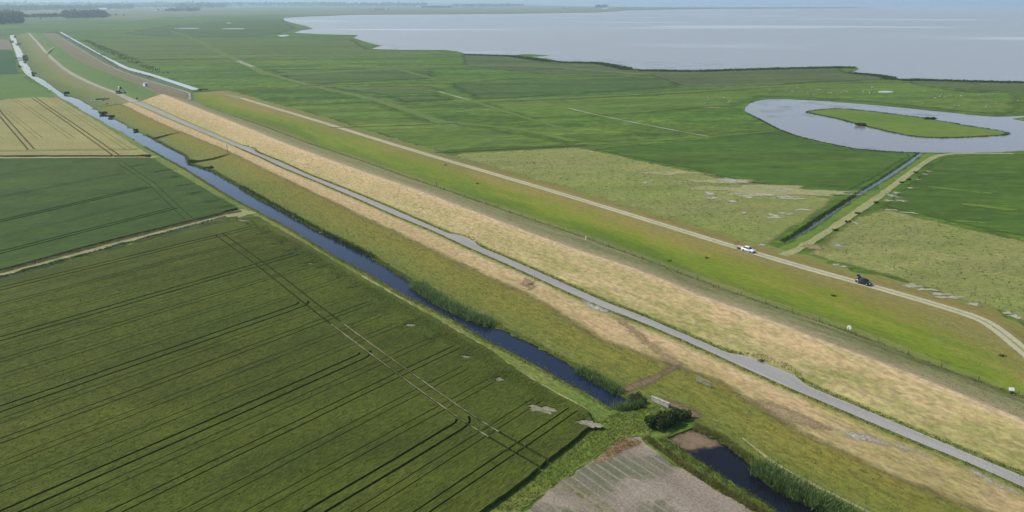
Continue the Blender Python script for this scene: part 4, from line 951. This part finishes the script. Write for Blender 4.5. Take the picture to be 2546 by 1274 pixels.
stuff(blades('shore_reeds', band_pts(islc, 900, -.5, .5), -.05, .35, .3, M['rush'], 3, .4, .4))
rdl = PP(RD_L); rdr = PP(RD_R)
stuff(blades('ditch_reeds', band_pts(rdl, 900, -.5, .2), -.15, .4, .10, M['rush'], 4, .2, .6)); stuff(blades('ditch_reeds', band_pts(rdr, 700, -.1, .6), -.15, .3, .10, M['grass_grn'], 4, .2, .6))
stuff(blades('ditch_reeds', band_pts(PP([(2130,487),(2060,531),(2000,572),(1947,604)]), 1100, -1.2, .2), -.2, .4, .10, M['rush'], 4, .2, .6))

stuff(blades('meadow_flowers', sample_in(PP([(2285,785),(2360,790),(2440,825),(2546,905),(2600,980),(2480,935),(2380,890),(2310,840)]), 1100), .09, .05, .16, leaf_mat('flower_heads', (.30,.33,.2), (.46,.48,.34)), 2, .3, 2.5))
for px, z_, lb, sd in (((1893,896), 1.9, 'small heap of dark twigs on the upper side of the nearest passing place', 81), ((1318,706), 1.2, 'small heap of brown twigs beside the leaning signpost', 82)):
    o = empty('brush_heap', (*P(*px, z_), z_ - .15), .6, lb, 'brush heap'); tag(blades('twigs', rng.normal(0, .28, (40, 2)) * [1.3, .6], 0, .25, .06, M['rush'] if sd == 81 else M['grass_yel'], 3, .2, 1.6, parent=o), kind='stuff')
# ------------------------------------------------------------------ fences, posts, signs, gate, headwall
fence = empty('wire_fence', (*from_us(float(f_fe(100)), 100), 0), 0, 'long wire fence on dark posts along the seaward foot of the dike', 'fence')
bmp = bmesh.new(); tube(bmp, (0, 0, -.2), (0, 0, .95), .06, .05, 7); pm = bpy.data.meshes.new('post'); bmp.to_mesh(pm); bmp.free(); pm.materials.append(M['darkwood'])
fx, fy = fence.location.x, fence.location.y; far_posts = bmesh.new(); wires = bmesh.new(); prev = None
ss = list(np.arange(26, 512, 6.0))
for i, s in enumerate(ss):
    x, y = from_us(float(f_fe(s)) + .15, s)
    if i < 100:
        o = bpy.data.objects.new('post', pm); COL.objects.link(o); o.parent = fence; o.location = (x - fx, y - fy, .05); o.rotation_euler = (random.gauss(0, .04), random.gauss(0, .04), 0)
    else: tube(far_posts, (x - fx, y - fy, 0), (x - fx, y - fy, 1.15), .075, .065, 6)
    if prev and i % 2 == 0:
        for z in (.45, .8, 1.08): tube(wires, (prev[0] - fx, prev[1] - fy, z), (x - fx, y - fy, z), .008, seg=4)
    if i % 2 == 0: prev = (x, y)
tag(bm_obj('far_posts', far_posts, M['darkwood'], fence), kind='stuff'); bm_obj('wire', wires, M['wire'], fence)

def post(name, px, h, r, m, label, head=None, z=0.05):
    o = empty(name, P3(*px, z), random.random(), label, 'post' if not head else 'sign')
    bm = bmesh.new(); tube(bm, (0, 0, -.2), (0, 0, h), r, r*.85, 9); bmesh.ops.create_uvsphere(bm, u_segments=9, v_segments=5, radius=r*.86, matrix=Matrix.Translation((0, 0, h)))
    bm_obj('pole' if head else 'shaft', bm, m, o)
    if head:
        bm = bmesh.new(); kind_, a, b = head
        if kind_ == 'disc':
            bmesh.ops.create_cone(bm, cap_ends=True, segments=24, radius1=a, radius2=a, depth=.05, matrix=Matrix.Translation((0, -.09, h - a*.35)) @ Matrix.Rotation(R(90), 4, 'X'))
        else: box(bm, 0, -.08, h - b*.4, a, .05, b, bevel=.01)
        bm_obj('panel', bm, M['white'], o); o.rotation_euler = (0, 0, R(-42))
        bm = bmesh.new(); box(bm, 0, -.045, h - .25, r*2.4, .05, .08); bm_obj('bracket', bm, M['rust_steel'], o)
    return o
post('marker_post', (1456,601), 1.35, .15, M['white'], 'short thick white post standing on the fence line left of the pale thin post')
post('marker_post', (1504,614), 1.35, .09, M['palewood'], 'pale thin wooden post on the fence line, right of the white post')
post('marker_post', (1086,464), 1.5, .11, M['darkwood'], 'dark wooden post by the fence, left of a pale one')
post('marker_post', (1101,467), 1.5, .09, M['palewood'], 'pale wooden post by the fence, right of a dark one')
post('marker_sign', (2110,825), 1.05, .10, M['white'], 'round white marker sign on a short white post by the fence', ('disc', .42, 0))
post('marker_sign', (625,371), 1.3, .08, M['rust_steel'], 'small white sign at the passing place farthest along the dike road', ('plate', .7, .6), 1.6)
post('marker_sign', (469,252), 1.3, .10, M['darkwood'], 'small white sign at the far end of the fence', ('plate', .7, .5))
post('marker_post', (566,379), 3.2, .10, M['darkwood'], 'tall thin brown pole on the straw strip before the side ditch', z=.9)
post('signpost', (1328,697), 1.5, .10, M['palewood'], 'pale signpost leaning on the road edge above a scraped brown patch', None, 1.45)
o = empty('marker_board', P3(2515,980), R(-8), 'white board tilted on a dark box at the right end of the fence', 'board')
bm = bmesh.new(); box(bm, 0, 0, .22, .62, .42, .44, bevel=.02); bm_obj('box', bm, M['darkwood'], o)
bm = bmesh.new(); box(bm, 0, -.05, .62, .82, .06, .55, Matrix.Rotation(R(-38), 3, 'X'), .01); 
me_ = bm_obj('panel', bm, M['white'], o); me_.location = (0, .30, .12)
o = empty('barrier', P3(595,244.5), R(30), 'white barrier closing the far end of the concrete track', 'barrier')
for dx in (-1.3, 1.3):
    bm = bmesh.new(); box(bm, dx, 0, .55, .28, .28, 1.3, bevel=.02); bm_obj('post', bm, M['white'], o)
bm = bmesh.new(); box(bm, 0, 0, 1.0, 2.9, .12, .55, bevel=.02); bm_obj('beam', bm, M['white'], o)
# wooden field gate on the grass strip
o = empty('field_gate', P3(1749,957,.5), R(-52), 'grey wooden field gate standing alone on the grass strip below the straw', 'gate')
for x_ in (-1.35, 1.35):
    bm = bmesh.new(); box(bm, x_, 0, .45, .14, .14, 1.3, bevel=.015); bm_obj('post', bm, M['wood'], o)
for z_ in (.28, .55, .95):
    bm = bmesh.new(); box(bm, 0, -.085, z_, 2.9, .045, .12); bm_obj('rail', bm, M['wood'], o)
bm = bmesh.new(); box(bm, 0, -.13, .62, 2.6, .035, .10, Matrix.Rotation(R(14), 3, 'Y')); br = bm_obj('brace', bm, M['wood'], o)
# concrete headwall of the culvert under the crossing
o = empty('culvert_headwall', P3(1641,1006), R(-44), 'pale concrete headwall above the bush at the grass crossing', 'wall')
bm = bmesh.new(); box(bm, 0, 0, .30, 3.2, .28, 1.0, bevel=.03); bm_obj('wall', bm, M['concrete'], o)
bm = bmesh.new(); box(bm, 0, 0, .84, 3.4, .40, .10, bevel=.02); bm_obj('coping', bm, M['palewood'] if False else M['concrete'], o)
o = empty('culvert', P3(503,226.5), R(4), 'dark culvert mouth with a pale coping at the near end of the second canal', 'culvert')
bm = bmesh.new(); box(bm, 0, 1.6, .55, 6.5, .5, 1.3, bevel=.05); bm_obj('wall', bm, M['steel'], o)
bm = bmesh.new(); box(bm, 2.6, -.4, .3, 5.0, 1.0, .5, bevel=.05); bm_obj('coping', bm, M['concrete'], o)
# side ditch across the grass strip
dl = PP([(470,405),(500,401),(530,396),(576,384)], .3)
stuff(blades('ditch_grass', band_pts(dl, 600, -.5, .5), .25, .35, .14, M['rush'], 4, .25, .8))
stuff(blades('ditch_grass', band_pts(PP([(385,345),(420,336),(462,328)], .3), 300, -.4, .4), .2, .4, .2, M['rush'], 3, .25, .5))
# footbridge over the far canal
a_, b_ = Vector(P3(42,147.5)), Vector(P3(66,147)); o = empty('footbridge', (a_ + b_) / 2, math.atan2((b_-a_).y, (b_-a_).x), 'dark low footbridge over the far canal between two bushes', 'bridge'); L_ = (b_-a_).length + 4
bm = bmesh.new(); box(bm, 0, 0, .55, L_, 2.6, .3); bm_obj('deck', bm, M['steel'], o)
for y_ in (-1.25, 1.25):
    bm = bmesh.new()
    for k in range(7): tube(bm, (-L_/2 + L_*k/6, y_, .5), (-L_/2 + L_*k/6, y_, 1.7), .06, seg=6)
    tube(bm, (-L_/2, y_, 1.7), (L_/2, y_, 1.7), .07, seg=6); tube(bm, (-L_/2, y_, 1.2), (L_/2, y_, 1.2), .05, seg=6); bm_obj('railing', bm, M['steel'], o)
# low planks across the second canal
for px0, px1, lb in (((246,139),(260,136),'narrow dark plank bridge over the straight second canal'), ((168,95.5),(182,93),'farther narrow plank bridge over the second canal')):
    a_, b_ = Vector(P3(*px0)), Vector(P3(*px1)); o = empty('plank_bridge', (a_ + b_) / 2, math.atan2((b_-a_).y, (b_-a_).x), lb, 'bridge'); L_ = (b_-a_).length + 3
    bm = bmesh.new(); box(bm, 0, 0, .25, L_, 2.0, .22); bm_obj('deck', bm, M['steel'], o)
    for x_ in (-L_*.3, L_*.3): bm = bmesh.new(); box(bm, x_, 0, -.1, .3, 1.6, .6); bm_obj('pier', bm, M['darkwood'], o)

# ------------------------------------------------------------------ the work site at the end of the dike
o = empty('excavator', P3(297,233,1.2), R(-20), 'excavator with tall white cab and dark bent boom at the far road end', 'excavator')
for y_ in (-1.1, 1.1):
    bm = bmesh.new(); box(bm, 0, y_, .45, 3.6, .55, .85, bevel=.2); bm_obj('crawler_track', bm, M['trim'], o)
bm = bmesh.new(); box(bm, -.9, 0, 1.4, 2.6, 2.3, 1.0, bevel=.12); bm_obj('body', bm, M['steel'], o)
bm = bmesh.new(); box(bm, .3, .7, 2.75, 1.5, 1.4, 3.6, bevel=.1); cb = bm_obj('cab', bm, M['machine'], o)
bm = bmesh.new(); box(bm, 1.06, .7, 3.6, .04, 1.0, 1.2); bm_obj('window', bm, M['glass'], cb)
bm = bmesh.new(); tube(bm, (.5, 0, 1.6), (1.4, 0, 4.8), .28, .24, 8); bm_obj('boom', bm, M['darkgreen'], o)
bm = bmesh.new(); tube(bm, (1.4, 0, 4.8), (4.9, 0, 1.3), .22, .16, 8); bm_obj('stick', bm, M['darkgreen'], o)
bm = bmesh.new(); box(bm, 4.9, 0, .7, 1.0, 1.2, .9, Matrix.Rotation(R(20), 3, 'Y'), .15); bm_obj('bucket', bm, M['steel'], o)
bm = bmesh.new(); tube(bm, (.9, .25, 1.9), (2.0, .25, 4.0), .07, seg=6); bm_obj('hydraulic_ram', bm, M['rim'], o)
o = empty('site_hut', (*P(362,214,4.4), 4.25), R(-35), 'small white site hut on the crest at the end of the straw slope', 'hut')
bm = bmesh.new(); box(bm, 0, 0, 1.0, 2.3, 2.3, 2.0); bm_obj('wall', bm, M['white'], o)
bm = bmesh.new(); box(bm, 0, 0, 2.06, 2.5, 2.5, .12); bm_obj('roof', bm, M['roofpale'], o)
bm = bmesh.new(); box(bm, 1.165, 0, .9, .03, .8, 1.7); bm_obj('door', bm, M['trim'], o)
o = empty('slab_stack', P3(255,250), R(2), 'long low stack of dark mats on the grass below the excavator', 'stack')  # low dark shape of unknown nature, built as stacked slabs
for k in range(3):
    bm = bmesh.new(); box(bm, .1*k, 0, .22 + .42*k, 8.2 - .3*k, 2.2, .38, bevel=.03); bm_obj('mat', bm, M['slabs'], o)
for x_ in (3.2, -3.2):
    bm = bmesh.new(); box(bm, x_, -1.16, .6, .12, .06, 1.2); bm_obj('strap', bm, M['trim'], o)
for i, (px, m_, lb) in enumerate([((228,254),'wallpale','leftmost pale block on the canal bank near the dark mats'), ((236,254),'wallpale','pale block next to the leftmost one near the dark mats'), ((258,253),'darkwood','small dark block directly below the stack of mats'), ((267,261),'darkwood','dark block on the grass, left of the pale capped one'), ((284,260),'palewood','pale capped block on the grass nearest the straw'), ((341,247),'darkwood','dark block lying on the straw slope near the excavator')]):
    z_ = 0.15 if i < 5 else 2.6
    o = empty('site_block', P3(*px, z_), R(20*i), lb, 'block'); bm = bmesh.new(); box(bm, 0, 0, .45, 1.0, .8, .9, bevel=.06); bm_obj('base', bm, M[m_], o)
    bm = bmesh.new(); box(bm, 0, 0, .95, .7, .5, .12, bevel=.03); bm_obj('cap', bm, M['palewood' if m_ == 'darkwood' and i == 3 else m_], o)

# ------------------------------------------------------------------ cars and trailer
def car(name, loc, rz, paint, label, L=4.4, hatch=False):
    o = empty(name, loc, rz, label, 'car'); k = L / 4.4
    def extr(name, prof, y0, y1, mat, par, bev=0.0):
        """side profile swept across the car; y1 is the half width at the top of the profile"""
        bm = bmesh.new(); zs = [z for _, z in prof]; lo, hi = min(zs), max(zs); rows = []
        for sgn in (-1, 1):
            rows.append([bm.verts.new((x*k, sgn*(y0 + (y1-y0)*(z-lo)/(hi-lo)), z)) for x, z in prof])
        n = len(prof); bm.faces.new(rows[0][::-1]); bm.faces.new(rows[1])
        for i in range(n): bm.faces.new((rows[0][i], rows[0][(i+1) % n], rows[1][(i+1) % n], rows[1][i]))
        if bev: bmesh.ops.bevel(bm, geom=[e for e in bm.edges if len(e.link_faces) == 2 and e.calc_face_angle(0) > .6], offset=bev, segments=2, affect='EDGES')
        return bm_obj(name, bm, mat, par, True)
    extr('body', [(2.12,.30),(2.18,.50),(2.10,.70),(1.85,.80),(.95,.96),(-.4,1.0),(-1.7,1.02),(-2.08,.98),(-2.16,.62),(-2.10,.30),(-1.75,.24),(-1.1,.22),(1.0,.22),(1.7,.24)], .90, .84, paint, o, .05)
    extr('window', [(1.0,.94),(.32,1.40),(-.3,1.47),(-1.25,1.43),(-1.95,1.0),(-1.7,.98)], .83, .66, M['glass'], o, .03)
    extr('roof', [(.38,1.405),(-.3,1.49),(-1.30,1.455),(-1.38,1.47),(-.3,1.53),(.36,1.455)], .68, .64, paint, o)
    for y_ in (-1, 1):
        for pa, pb, pr in (((1.02*k, .83*y_, .95), (.36*k, .68*y_, 1.42), .035), ((-.42*k, .845*y_, .97), (-.40*k, .69*y_, 1.46), .04), ((-1.95*k, .82*y_, 1.0), (-1.30*k, .68*y_, 1.43), .06)):
            bm = bmesh.new(); tube(bm, pa, pb, pr, seg=6); bm_obj('pillar', bm, paint, o)
    wm = None
    for sx in (1.32, -1.32):
        for sy in (-1, 1):
            bm = bmesh.new(); bmesh.ops.create_cone(bm, cap_ends=True, segments=20, radius1=.335, radius2=.335, depth=.22, matrix=Matrix.Translation((sx*k, sy*.83, .335)) @ Matrix.Rotation(R(90), 4, 'X'))
            wl = bm_obj('wheel', bm, M['tyre'], o); bm = bmesh.new(); bmesh.ops.create_cone(bm, cap_ends=True, segments=16, radius1=.22, radius2=.18, depth=.05, matrix=Matrix.Translation((sx*k, sy*.955, .335)) @ Matrix.Rotation(R(90), 4, 'X'))
            bm_obj('rim', bm, M['rim'], wl)
    for sy in (-1, 1):
        bm = bmesh.new(); box(bm, 2.08*k, sy*.66, .68, .22, .34, .13, bevel=.03); bm_obj('headlight', bm, M['lampglass'], o)
        bm = bmesh.new(); box(bm, -2.11*k, sy*.70, .82, .12, .22, .26, bevel=.03); bm_obj('taillight', bm, M['redlamp'], o)
        bm = bmesh.new(); box(bm, .78*k, sy*.99, 1.0, .14, .20, .13, bevel=.03); bm_obj('mirror', bm, paint, o)
    bm = bmesh.new(); box(bm, 2.16*k, 0, .42, .06, 1.1, .18, bevel=.02); bm_obj('grille', bm, M['trim'], o)
    bm = bmesh.new(); box(bm, -2.175*k, 0, .62, .02, .52, .12); bm_obj('number_plate', bm, M['palewood'], o)
    if hatch:
        bm = bmesh.new(); box(bm, 0, 0, 0, 1.0, 1.25, .07, bevel=.02); h_ = bm_obj('tailgate', bm, paint, o); h_.location = (-1.78*k, 0, 1.78); h_.rotation_euler = (0, R(38), 0)
        bm = bmesh.new(); box(bm, -.08, 0, .045, .62, 1.05, .03); bm_obj('window', bm, M['glass'], h_)
    return o
HEAD = math.atan2(-DV.y, -DV.x)
CB = car('parked_car', (*P(2147,707.5), .13), HEAD + .02, M['carblack'], 'black car with its tailgate open on the concrete track', 4.0, True)
CW = car('parked_car', (*P(1860,627), .13), HEAD + .02, M['carwhite'], 'white car on the concrete track pulling a flat grey trailer', 4.1)
for c_ in (CB, CW): c_.scale = (.84, .84, .84)
o = empty('trailer', (*P(1840.5,620.3), .13), HEAD + .02, 'flat grey trailer with an upright rear frame behind the white car', 'trailer')
bm = bmesh.new(); box(bm, 0, 0, .55, 2.5, 1.4, .10, bevel=.01); bm_obj('bed', bm, M['concrete'], o)
bm = bmesh.new(); tube(bm, (1.25, .5, .5), (2.1, 0, .45), .04, seg=6); tube(bm, (1.25, -.5, .5), (2.1, 0, .45), .04, seg=6); bm_obj('drawbar', bm, M['rust_steel'], o)
for sy in (-1, 1):
    bm = bmesh.new(); bmesh.ops.create_cone(bm, cap_ends=True, segments=16, radius1=.29, radius2=.29, depth=.18, matrix=Matrix.Translation((-.15, sy*.82, .29)) @ Matrix.Rotation(R(90), 4, 'X')); wl = bm_obj('wheel', bm, M['tyre'], o)
    bm = bmesh.new(); bmesh.ops.create_cone(bm, cap_ends=True, segments=12, radius1=.16, radius2=.16, depth=.04, matrix=Matrix.Translation((-.15, sy*.925, .29)) @ Matrix.Rotation(R(90), 4, 'X')); bm_obj('rim', bm, M['rim'], wl)
bm = bmesh.new(); tube(bm, (-1.25, -.65, .55), (-1.25, -.65, 1.5), .04, seg=6); tube(bm, (-1.25, .65, .55), (-1.25, .65, 1.5), .04, seg=6); tube(bm, (-1.25, -.65, 1.5), (-1.25, .65, 1.5), .04, seg=6); tube(bm, (-1.25, -.65, 1.0), (-1.25, .65, 1.0), .03, seg=6); bm_obj('rear_frame', bm, M['trim'], o)

# ------------------------------------------------------------------ sheep on the meadows behind the lagoon
def sheep_proto():
    o = empty('sheep', (0, 0, 0)); sk = bpy.data.meshes.new('body')
    pts = [(0,0,.62,.24),(-.35,0,.62,.26),(-.58,0,.60,.18),(.35,0,.64,.22),(.50,0,.76,.13),(.66,0,.84,.11),(.84,0,.74,.07)]
    edges = [(0,1),(1,2),(0,3),(3,4),(4,5),(5,6)]
    for x, y in ((.32,.13),(.32,-.13),(-.45,.13),(-.45,-.13)):
        b = 3 if x > 0 else 1; i = len(pts); pts += [(x, y, .36, .07), (x + (-.02 if x > 0 else .03), y, 0.02, .04)]; edges += [(b, i), (i, i+1)]
    sk.from_pydata([p[:3] for p in pts], edges, [])
    b = bpy.data.objects.new('body', sk); COL.objects.link(b); b.parent = o
    m = b.modifiers.new('skin', 'SKIN'); 
    for v, p in zip(sk.skin_vertices[0].data, pts): v.radius = (p[3], p[3])
    sk.skin_vertices[0].data[0].use_root = True
    b.modifiers.new('sub', 'SUBSURF').levels = 1
    dg = bpy.context.evaluated_depsgraph_get(); me = bpy.data.meshes.new_from_object(b.evaluated_get(dg)); me.materials.clear(); me.materials.append(M['wool']); me.polygons.foreach_set('use_smooth', [True]*len(me.polygons))
    b.modifiers.clear(); b.data = me
    return o
sp = sheep_proto(); first = True
herds = [([(1905,222),(2060,214),(2150,214),(2200,222),(2200,236),(2100,238),(2040,240),(1920,236)], 34, 'small pale sheep grazing on the meadow between lagoon and marsh, left of the pool', 'sheep left of the pool'),
         ([(2230,214),(2300,218),(2380,226),(2440,233),(2546,232),(2546,256),(2480,262),(2380,252),(2240,240)], 26, 'small pale sheep grazing on the right hand meadow behind the lagoon', 'sheep right of the pool'),
         ([(1720,248),(1830,236),(1850,246),(1830,258),(1740,262)], 10, 'small pale sheep grazing just left of the lagoon tip', 'sheep left of the lagoon'),
         ([(2225,256),(2290,258),(2460,268),(2470,274),(2380,270),(2240,262)], 8, 'pale sheep close to the far shore of the lagoon', 'sheep on the lagoon shore')]
sheep_spots = []
for poly, n_, lb, gp in herds:
    for q in sample_in(PP(poly), n_, np.random.default_rng(len(lb))): sheep_spots.append((q, lb, gp))
for q, lb, gp in sheep_spots:
    o = sp if first else copy_tree(sp); first = False
    o.location = (q[0], q[1], .10); o.rotation_euler = (0, 0, random.random()*6.28); k = random.uniform(.85, 1.15); o.scale = (k, k, k); tag(o, lb, 'sheep', gp)

# ------------------------------------------------------------------ far woods, farms, turbines
def wood(px_poly, n, h, seed, hv=.2, leaf=1.3, name='far_wood'):
    rg = np.random.default_rng(seed); c = sample_in(PP(px_poly), n, rg); V = []
    for x, y in c:
        hh = h * (1 + rg.normal(0, hv)); rw = hh * .38
        lob = [(x + rg.normal(0, rw*.5), y + rg.normal(0, rw*.5), hh*(.3 + .5*rg.random()), rw*.8, rw*.8, hh*.26) for _ in range(4)]
        V.append(leaf_quads(crown_points(44, lob, rg), hh*.19, rg))
    return stuff(quads_obj(name, np.concatenate(V), 4, M['leaf_tree']))
wood([(-120,42),(44,40),(53,52),(52,58),(44,61),(-120,64)], 620, 19, 1)
wood([(160,40),(258,37),(266,44),(165,47.5)], 360, 19, 2)
wood([(-200,26),(60,23.5),(200,22.5),(330,19.5),(330,22.5),(200,25.5),(60,28),(-200,32)], 900, 27, 3)
wood([(412,27),(495,25.5),(496,29),(412,30)], 130, 15, 4)
wood([(-400,13.5),(200,12.5),(480,12),(720,12.5),(860,13),(860,15.5),(480,17),(200,16),(-400,17)], 1300, 38, 5)
wood([(-300,19),(480,16.5),(480,19.5),(-300,23)], 500, 24, 15)
wood([(440,18),(560,16.5),(560,20),(440,22)], 260, 28, 6)
wood([(740,13),(960,13.5),(1060,14.5),(1060,16.5),(900,16.5),(740,16)], 420, 34, 7)
wood([(1050,19.5),(1120,18.8),(1125,21),(1050,21.5)], 90, 16, 8)
wood([(1120,15.5),(1300,15),(1300,17.5),(1120,18)], 150, 24, 9)
wood([(1481,19),(1510,18.6),(1512,20.5),(1482,21)], 60, 22, 10)
wood([(1290,6.5),(1800,7.0),(2546,8.2),(3100,9),(3100,10.2),(2546,9.3),(1800,8.0),(1290,7.4)], 2600, 52, 11)
for i in range(22):
    x = 54 + i*4.9 + random.uniform(-1, 1)
    tree('tree', P3(x, 48.5 - i*.06), random.uniform(17, 21), 'slender tree in the evenly spaced row beside the left hand wood', 'row of trees left of the wood', 100 + i, n=260)
for i, (px, h, lb) in enumerate([((274,42.8),11,'small round tree just right of the second wood'), ((289,42),11,'wider of the small trees right of the second wood'), ((308,42),9,'lone tree standing apart at the right end of the row'), ((101,50),9,'low tree in front of the evenly spaced row'), ((371,29),9,'small tree left of the white farmhouse'), ((394,28.8),16,'tall tree beside the white farmhouse'), ((404,29.5),10,'short tree right of the tall one by the farmhouse'),
        ((920,26.5),13,'left of two trees flanking the long barn'), ((966,26),13,'right of two trees flanking the long barn'), ((1402,24.5),16,'left tree of the pair on the far shore'), ((1412,25),13,'right tree of the pair on the far shore'), ((1554,19.3),15,'lone tree near the root of the spit'), ((1729,19),9,'tiny lone tree on the spit')] + [((1178 + 6.5*k,24.5),10,['first','second','third','fourth'][k] + ' from the left of four trees on the far shore') for k in range(4)]):
    tree('tree', P3(*px), h, lb, None, 200 + i, n=260)
def farm(px, L, W, h, wall, roof, label, rz=0.1, n_win=4):
    o = empty('farm_building', P3(*px), rz, label, 'building')
    bm = bmesh.new(); box(bm, 0, 0, h/2, L, W, h); bm_obj('wall', bm, M[wall], o)
    bm = bmesh.new(); v = [bm.verts.new(q) for q in ((-L/2-.4,-W/2-.5,h-.1),(L/2+.4,-W/2-.5,h-.1),(L/2+.4,W/2+.5,h-.1),(-L/2-.4,W/2+.5,h-.1),(-L/2-.4,0,h+W*.36),(L/2+.4,0,h+W*.36))]
    for f in ((0,1,5,4),(2,3,4,5),(1,2,5),(3,0,4),(3,2,1,0)): bm.faces.new([v[i] for i in f])
    bm_obj('roof', bm, M[roof], o)
    for k in range(n_win):
        bm = bmesh.new(); box(bm, -L/2 + L*(k+.5)/n_win, -W/2 - .03, h*.55, 1.6, .08, 1.3); bm_obj('window', bm, M['glass'], o)
    bm = bmesh.new(); box(bm, L*.02, -W/2 - .04, 1.3, 2.6, .09, 2.6); bm_obj('door', bm, M['door'], o)
    return o
farm((27,56.5), 26, 14, 5, 'wall', 'roofpale', 'farm building with a pale roof inside the left hand wood')
farm((256,25.5), 55, 20, 7, 'wallpale', 'roofpale', 'long white barn behind the second wood')
farm((105,26.5), 16, 14, 8, 'wallpale', 'roofpale', 'small white house in front of the back tree line', n_win=2)
farm((281,26), 14, 12, 6, 'wallpale', 'roofpale', 'small pale house right of the long white barn', n_win=2)
farm((388,28.5), 14, 9, 4, 'wallpale', 'roofpale', 'white farmhouse beside the tall tree', n_win=3)
farm((943,25.8), 70, 22, 5, 'wall', 'roof', 'long low barn between two trees on the lake shore', n_win=8)
farm((1248,21), 20, 12, 6, 'wallpale', 'roof', 'pale house with a red roof among trees on the far shore', n_win=3)
farm((1039,18), 30, 20, 9, 'wallpale', 'roofpale', 'distant white barn at the end of the far wood', n_win=3)
farm((1505,22.6), 45, 14, 3.5, 'wallpale', 'roofpale', 'long white shed in front of the round wood on the far shore', n_win=6)
farm((455,12), 60, 30, 14, 'wallpale', 'roofpale', 'pale block above the distant tree line', n_win=4)
o = empty('silo_tower', P3(340,13), 0, 'white round tower above the distant trees on the left', 'tower')
bm = bmesh.new(); tube(bm, (0, 0, 0), (0, 0, 38), 9, 8, 16); bm_obj('shaft', bm, M['wallpale'], o); bm = bmesh.new(); tube(bm, (0, 0, 38), (0, 0, 43), 8.4, 1.5, 16); bm_obj('roof', bm, M['roofpale'], o)
def turbine_proto():
    o = empty('wind_turbine', (0, 0, 0))
    bm = bmesh.new(); tube(bm, (0, 0, -2), (0, 0, 95), 4.2, 2.4, 14); bm_obj('tower', bm, M['white'], o)
    bm = bmesh.new(); box(bm, 0, 1.5, 97, 4.5, 12, 4.5, bevel=.8); bm_obj('nacelle', bm, M['white'], o)
    bm = bmesh.new(); tube(bm, (0, -4.6, 97), (0, -7.6, 97), 2.2, .8, 12); rt = bm_obj('hub', bm, M['white'], o)
    for k in range(3):
        bm = bmesh.new(); a = R(90 + 120*k + 17); d = Vector((math.cos(a), 0, math.sin(a))); n_ = Vector((-math.sin(a), 0, math.cos(a))); c0 = Vector((0, -6, 97)); sec = []
        for q, wd, th in ((1.5, 1.0, .9), (9, 2.4, .6), (26, 1.5, .3), (48, .5, .1)):
            c = c0 + d*q; sec.append([bm.verts.new(c + n_*wd*i + Vector((0, th*j, 0))) for i, j in ((-1, 0), (0, -1), (1, 0), (0, 1))])
        for A_, B_ in zip(sec, sec[1:]):
            for i in range(4): bm.faces.new((A_[i], A_[(i+1) % 4], B_[(i+1) % 4], B_[i]))
        bm.faces.new(sec[-1]); bm_obj('blade', bm, M['white'], o)
    return o
tp = turbine_proto()
for i, x in enumerate([2000,2022,2037,2057,2079,2092,2103,2117,2160,2168,2234,2301,2308,2373,2443,2520,1808,1868]):
    o = tp if i == 0 else copy_tree(tp)
    o.location = P3(x, 11.6 + (x - 2000)/546*1.6 - .6, -.4); o.rotation_euler = (0, 0, R(random.uniform(-40, 40))); tag(o, 'white wind turbine in the row along the distant far shore of the lake', 'wind turbine', 'wind turbines across the lake')

# ------------------------------------------------------------------ haze: one closed box of even, pale air round everything
hz = bmesh.new(); box(hz, 0, 29000, 79, 130000, 70000, 162)
hm = bpy.data.materials.new('haze_air'); hm.use_nodes = True; hn = hm.node_tree.nodes; hn.remove(hn['Principled BSDF'])
pv = hn.new('ShaderNodeVolumePrincipled'); pv.inputs['Color'].default_value = (.68, .85, 1.0, 1); pv.inputs['Density'].default_value = 1.25e-4; pv.inputs['Anisotropy'].default_value = 0.3
hm.node_tree.links.new(pv.outputs[0], hn['Material Output'].inputs['Volume'])
tag(bm_obj('haze', hz, hm), kind='stuff')
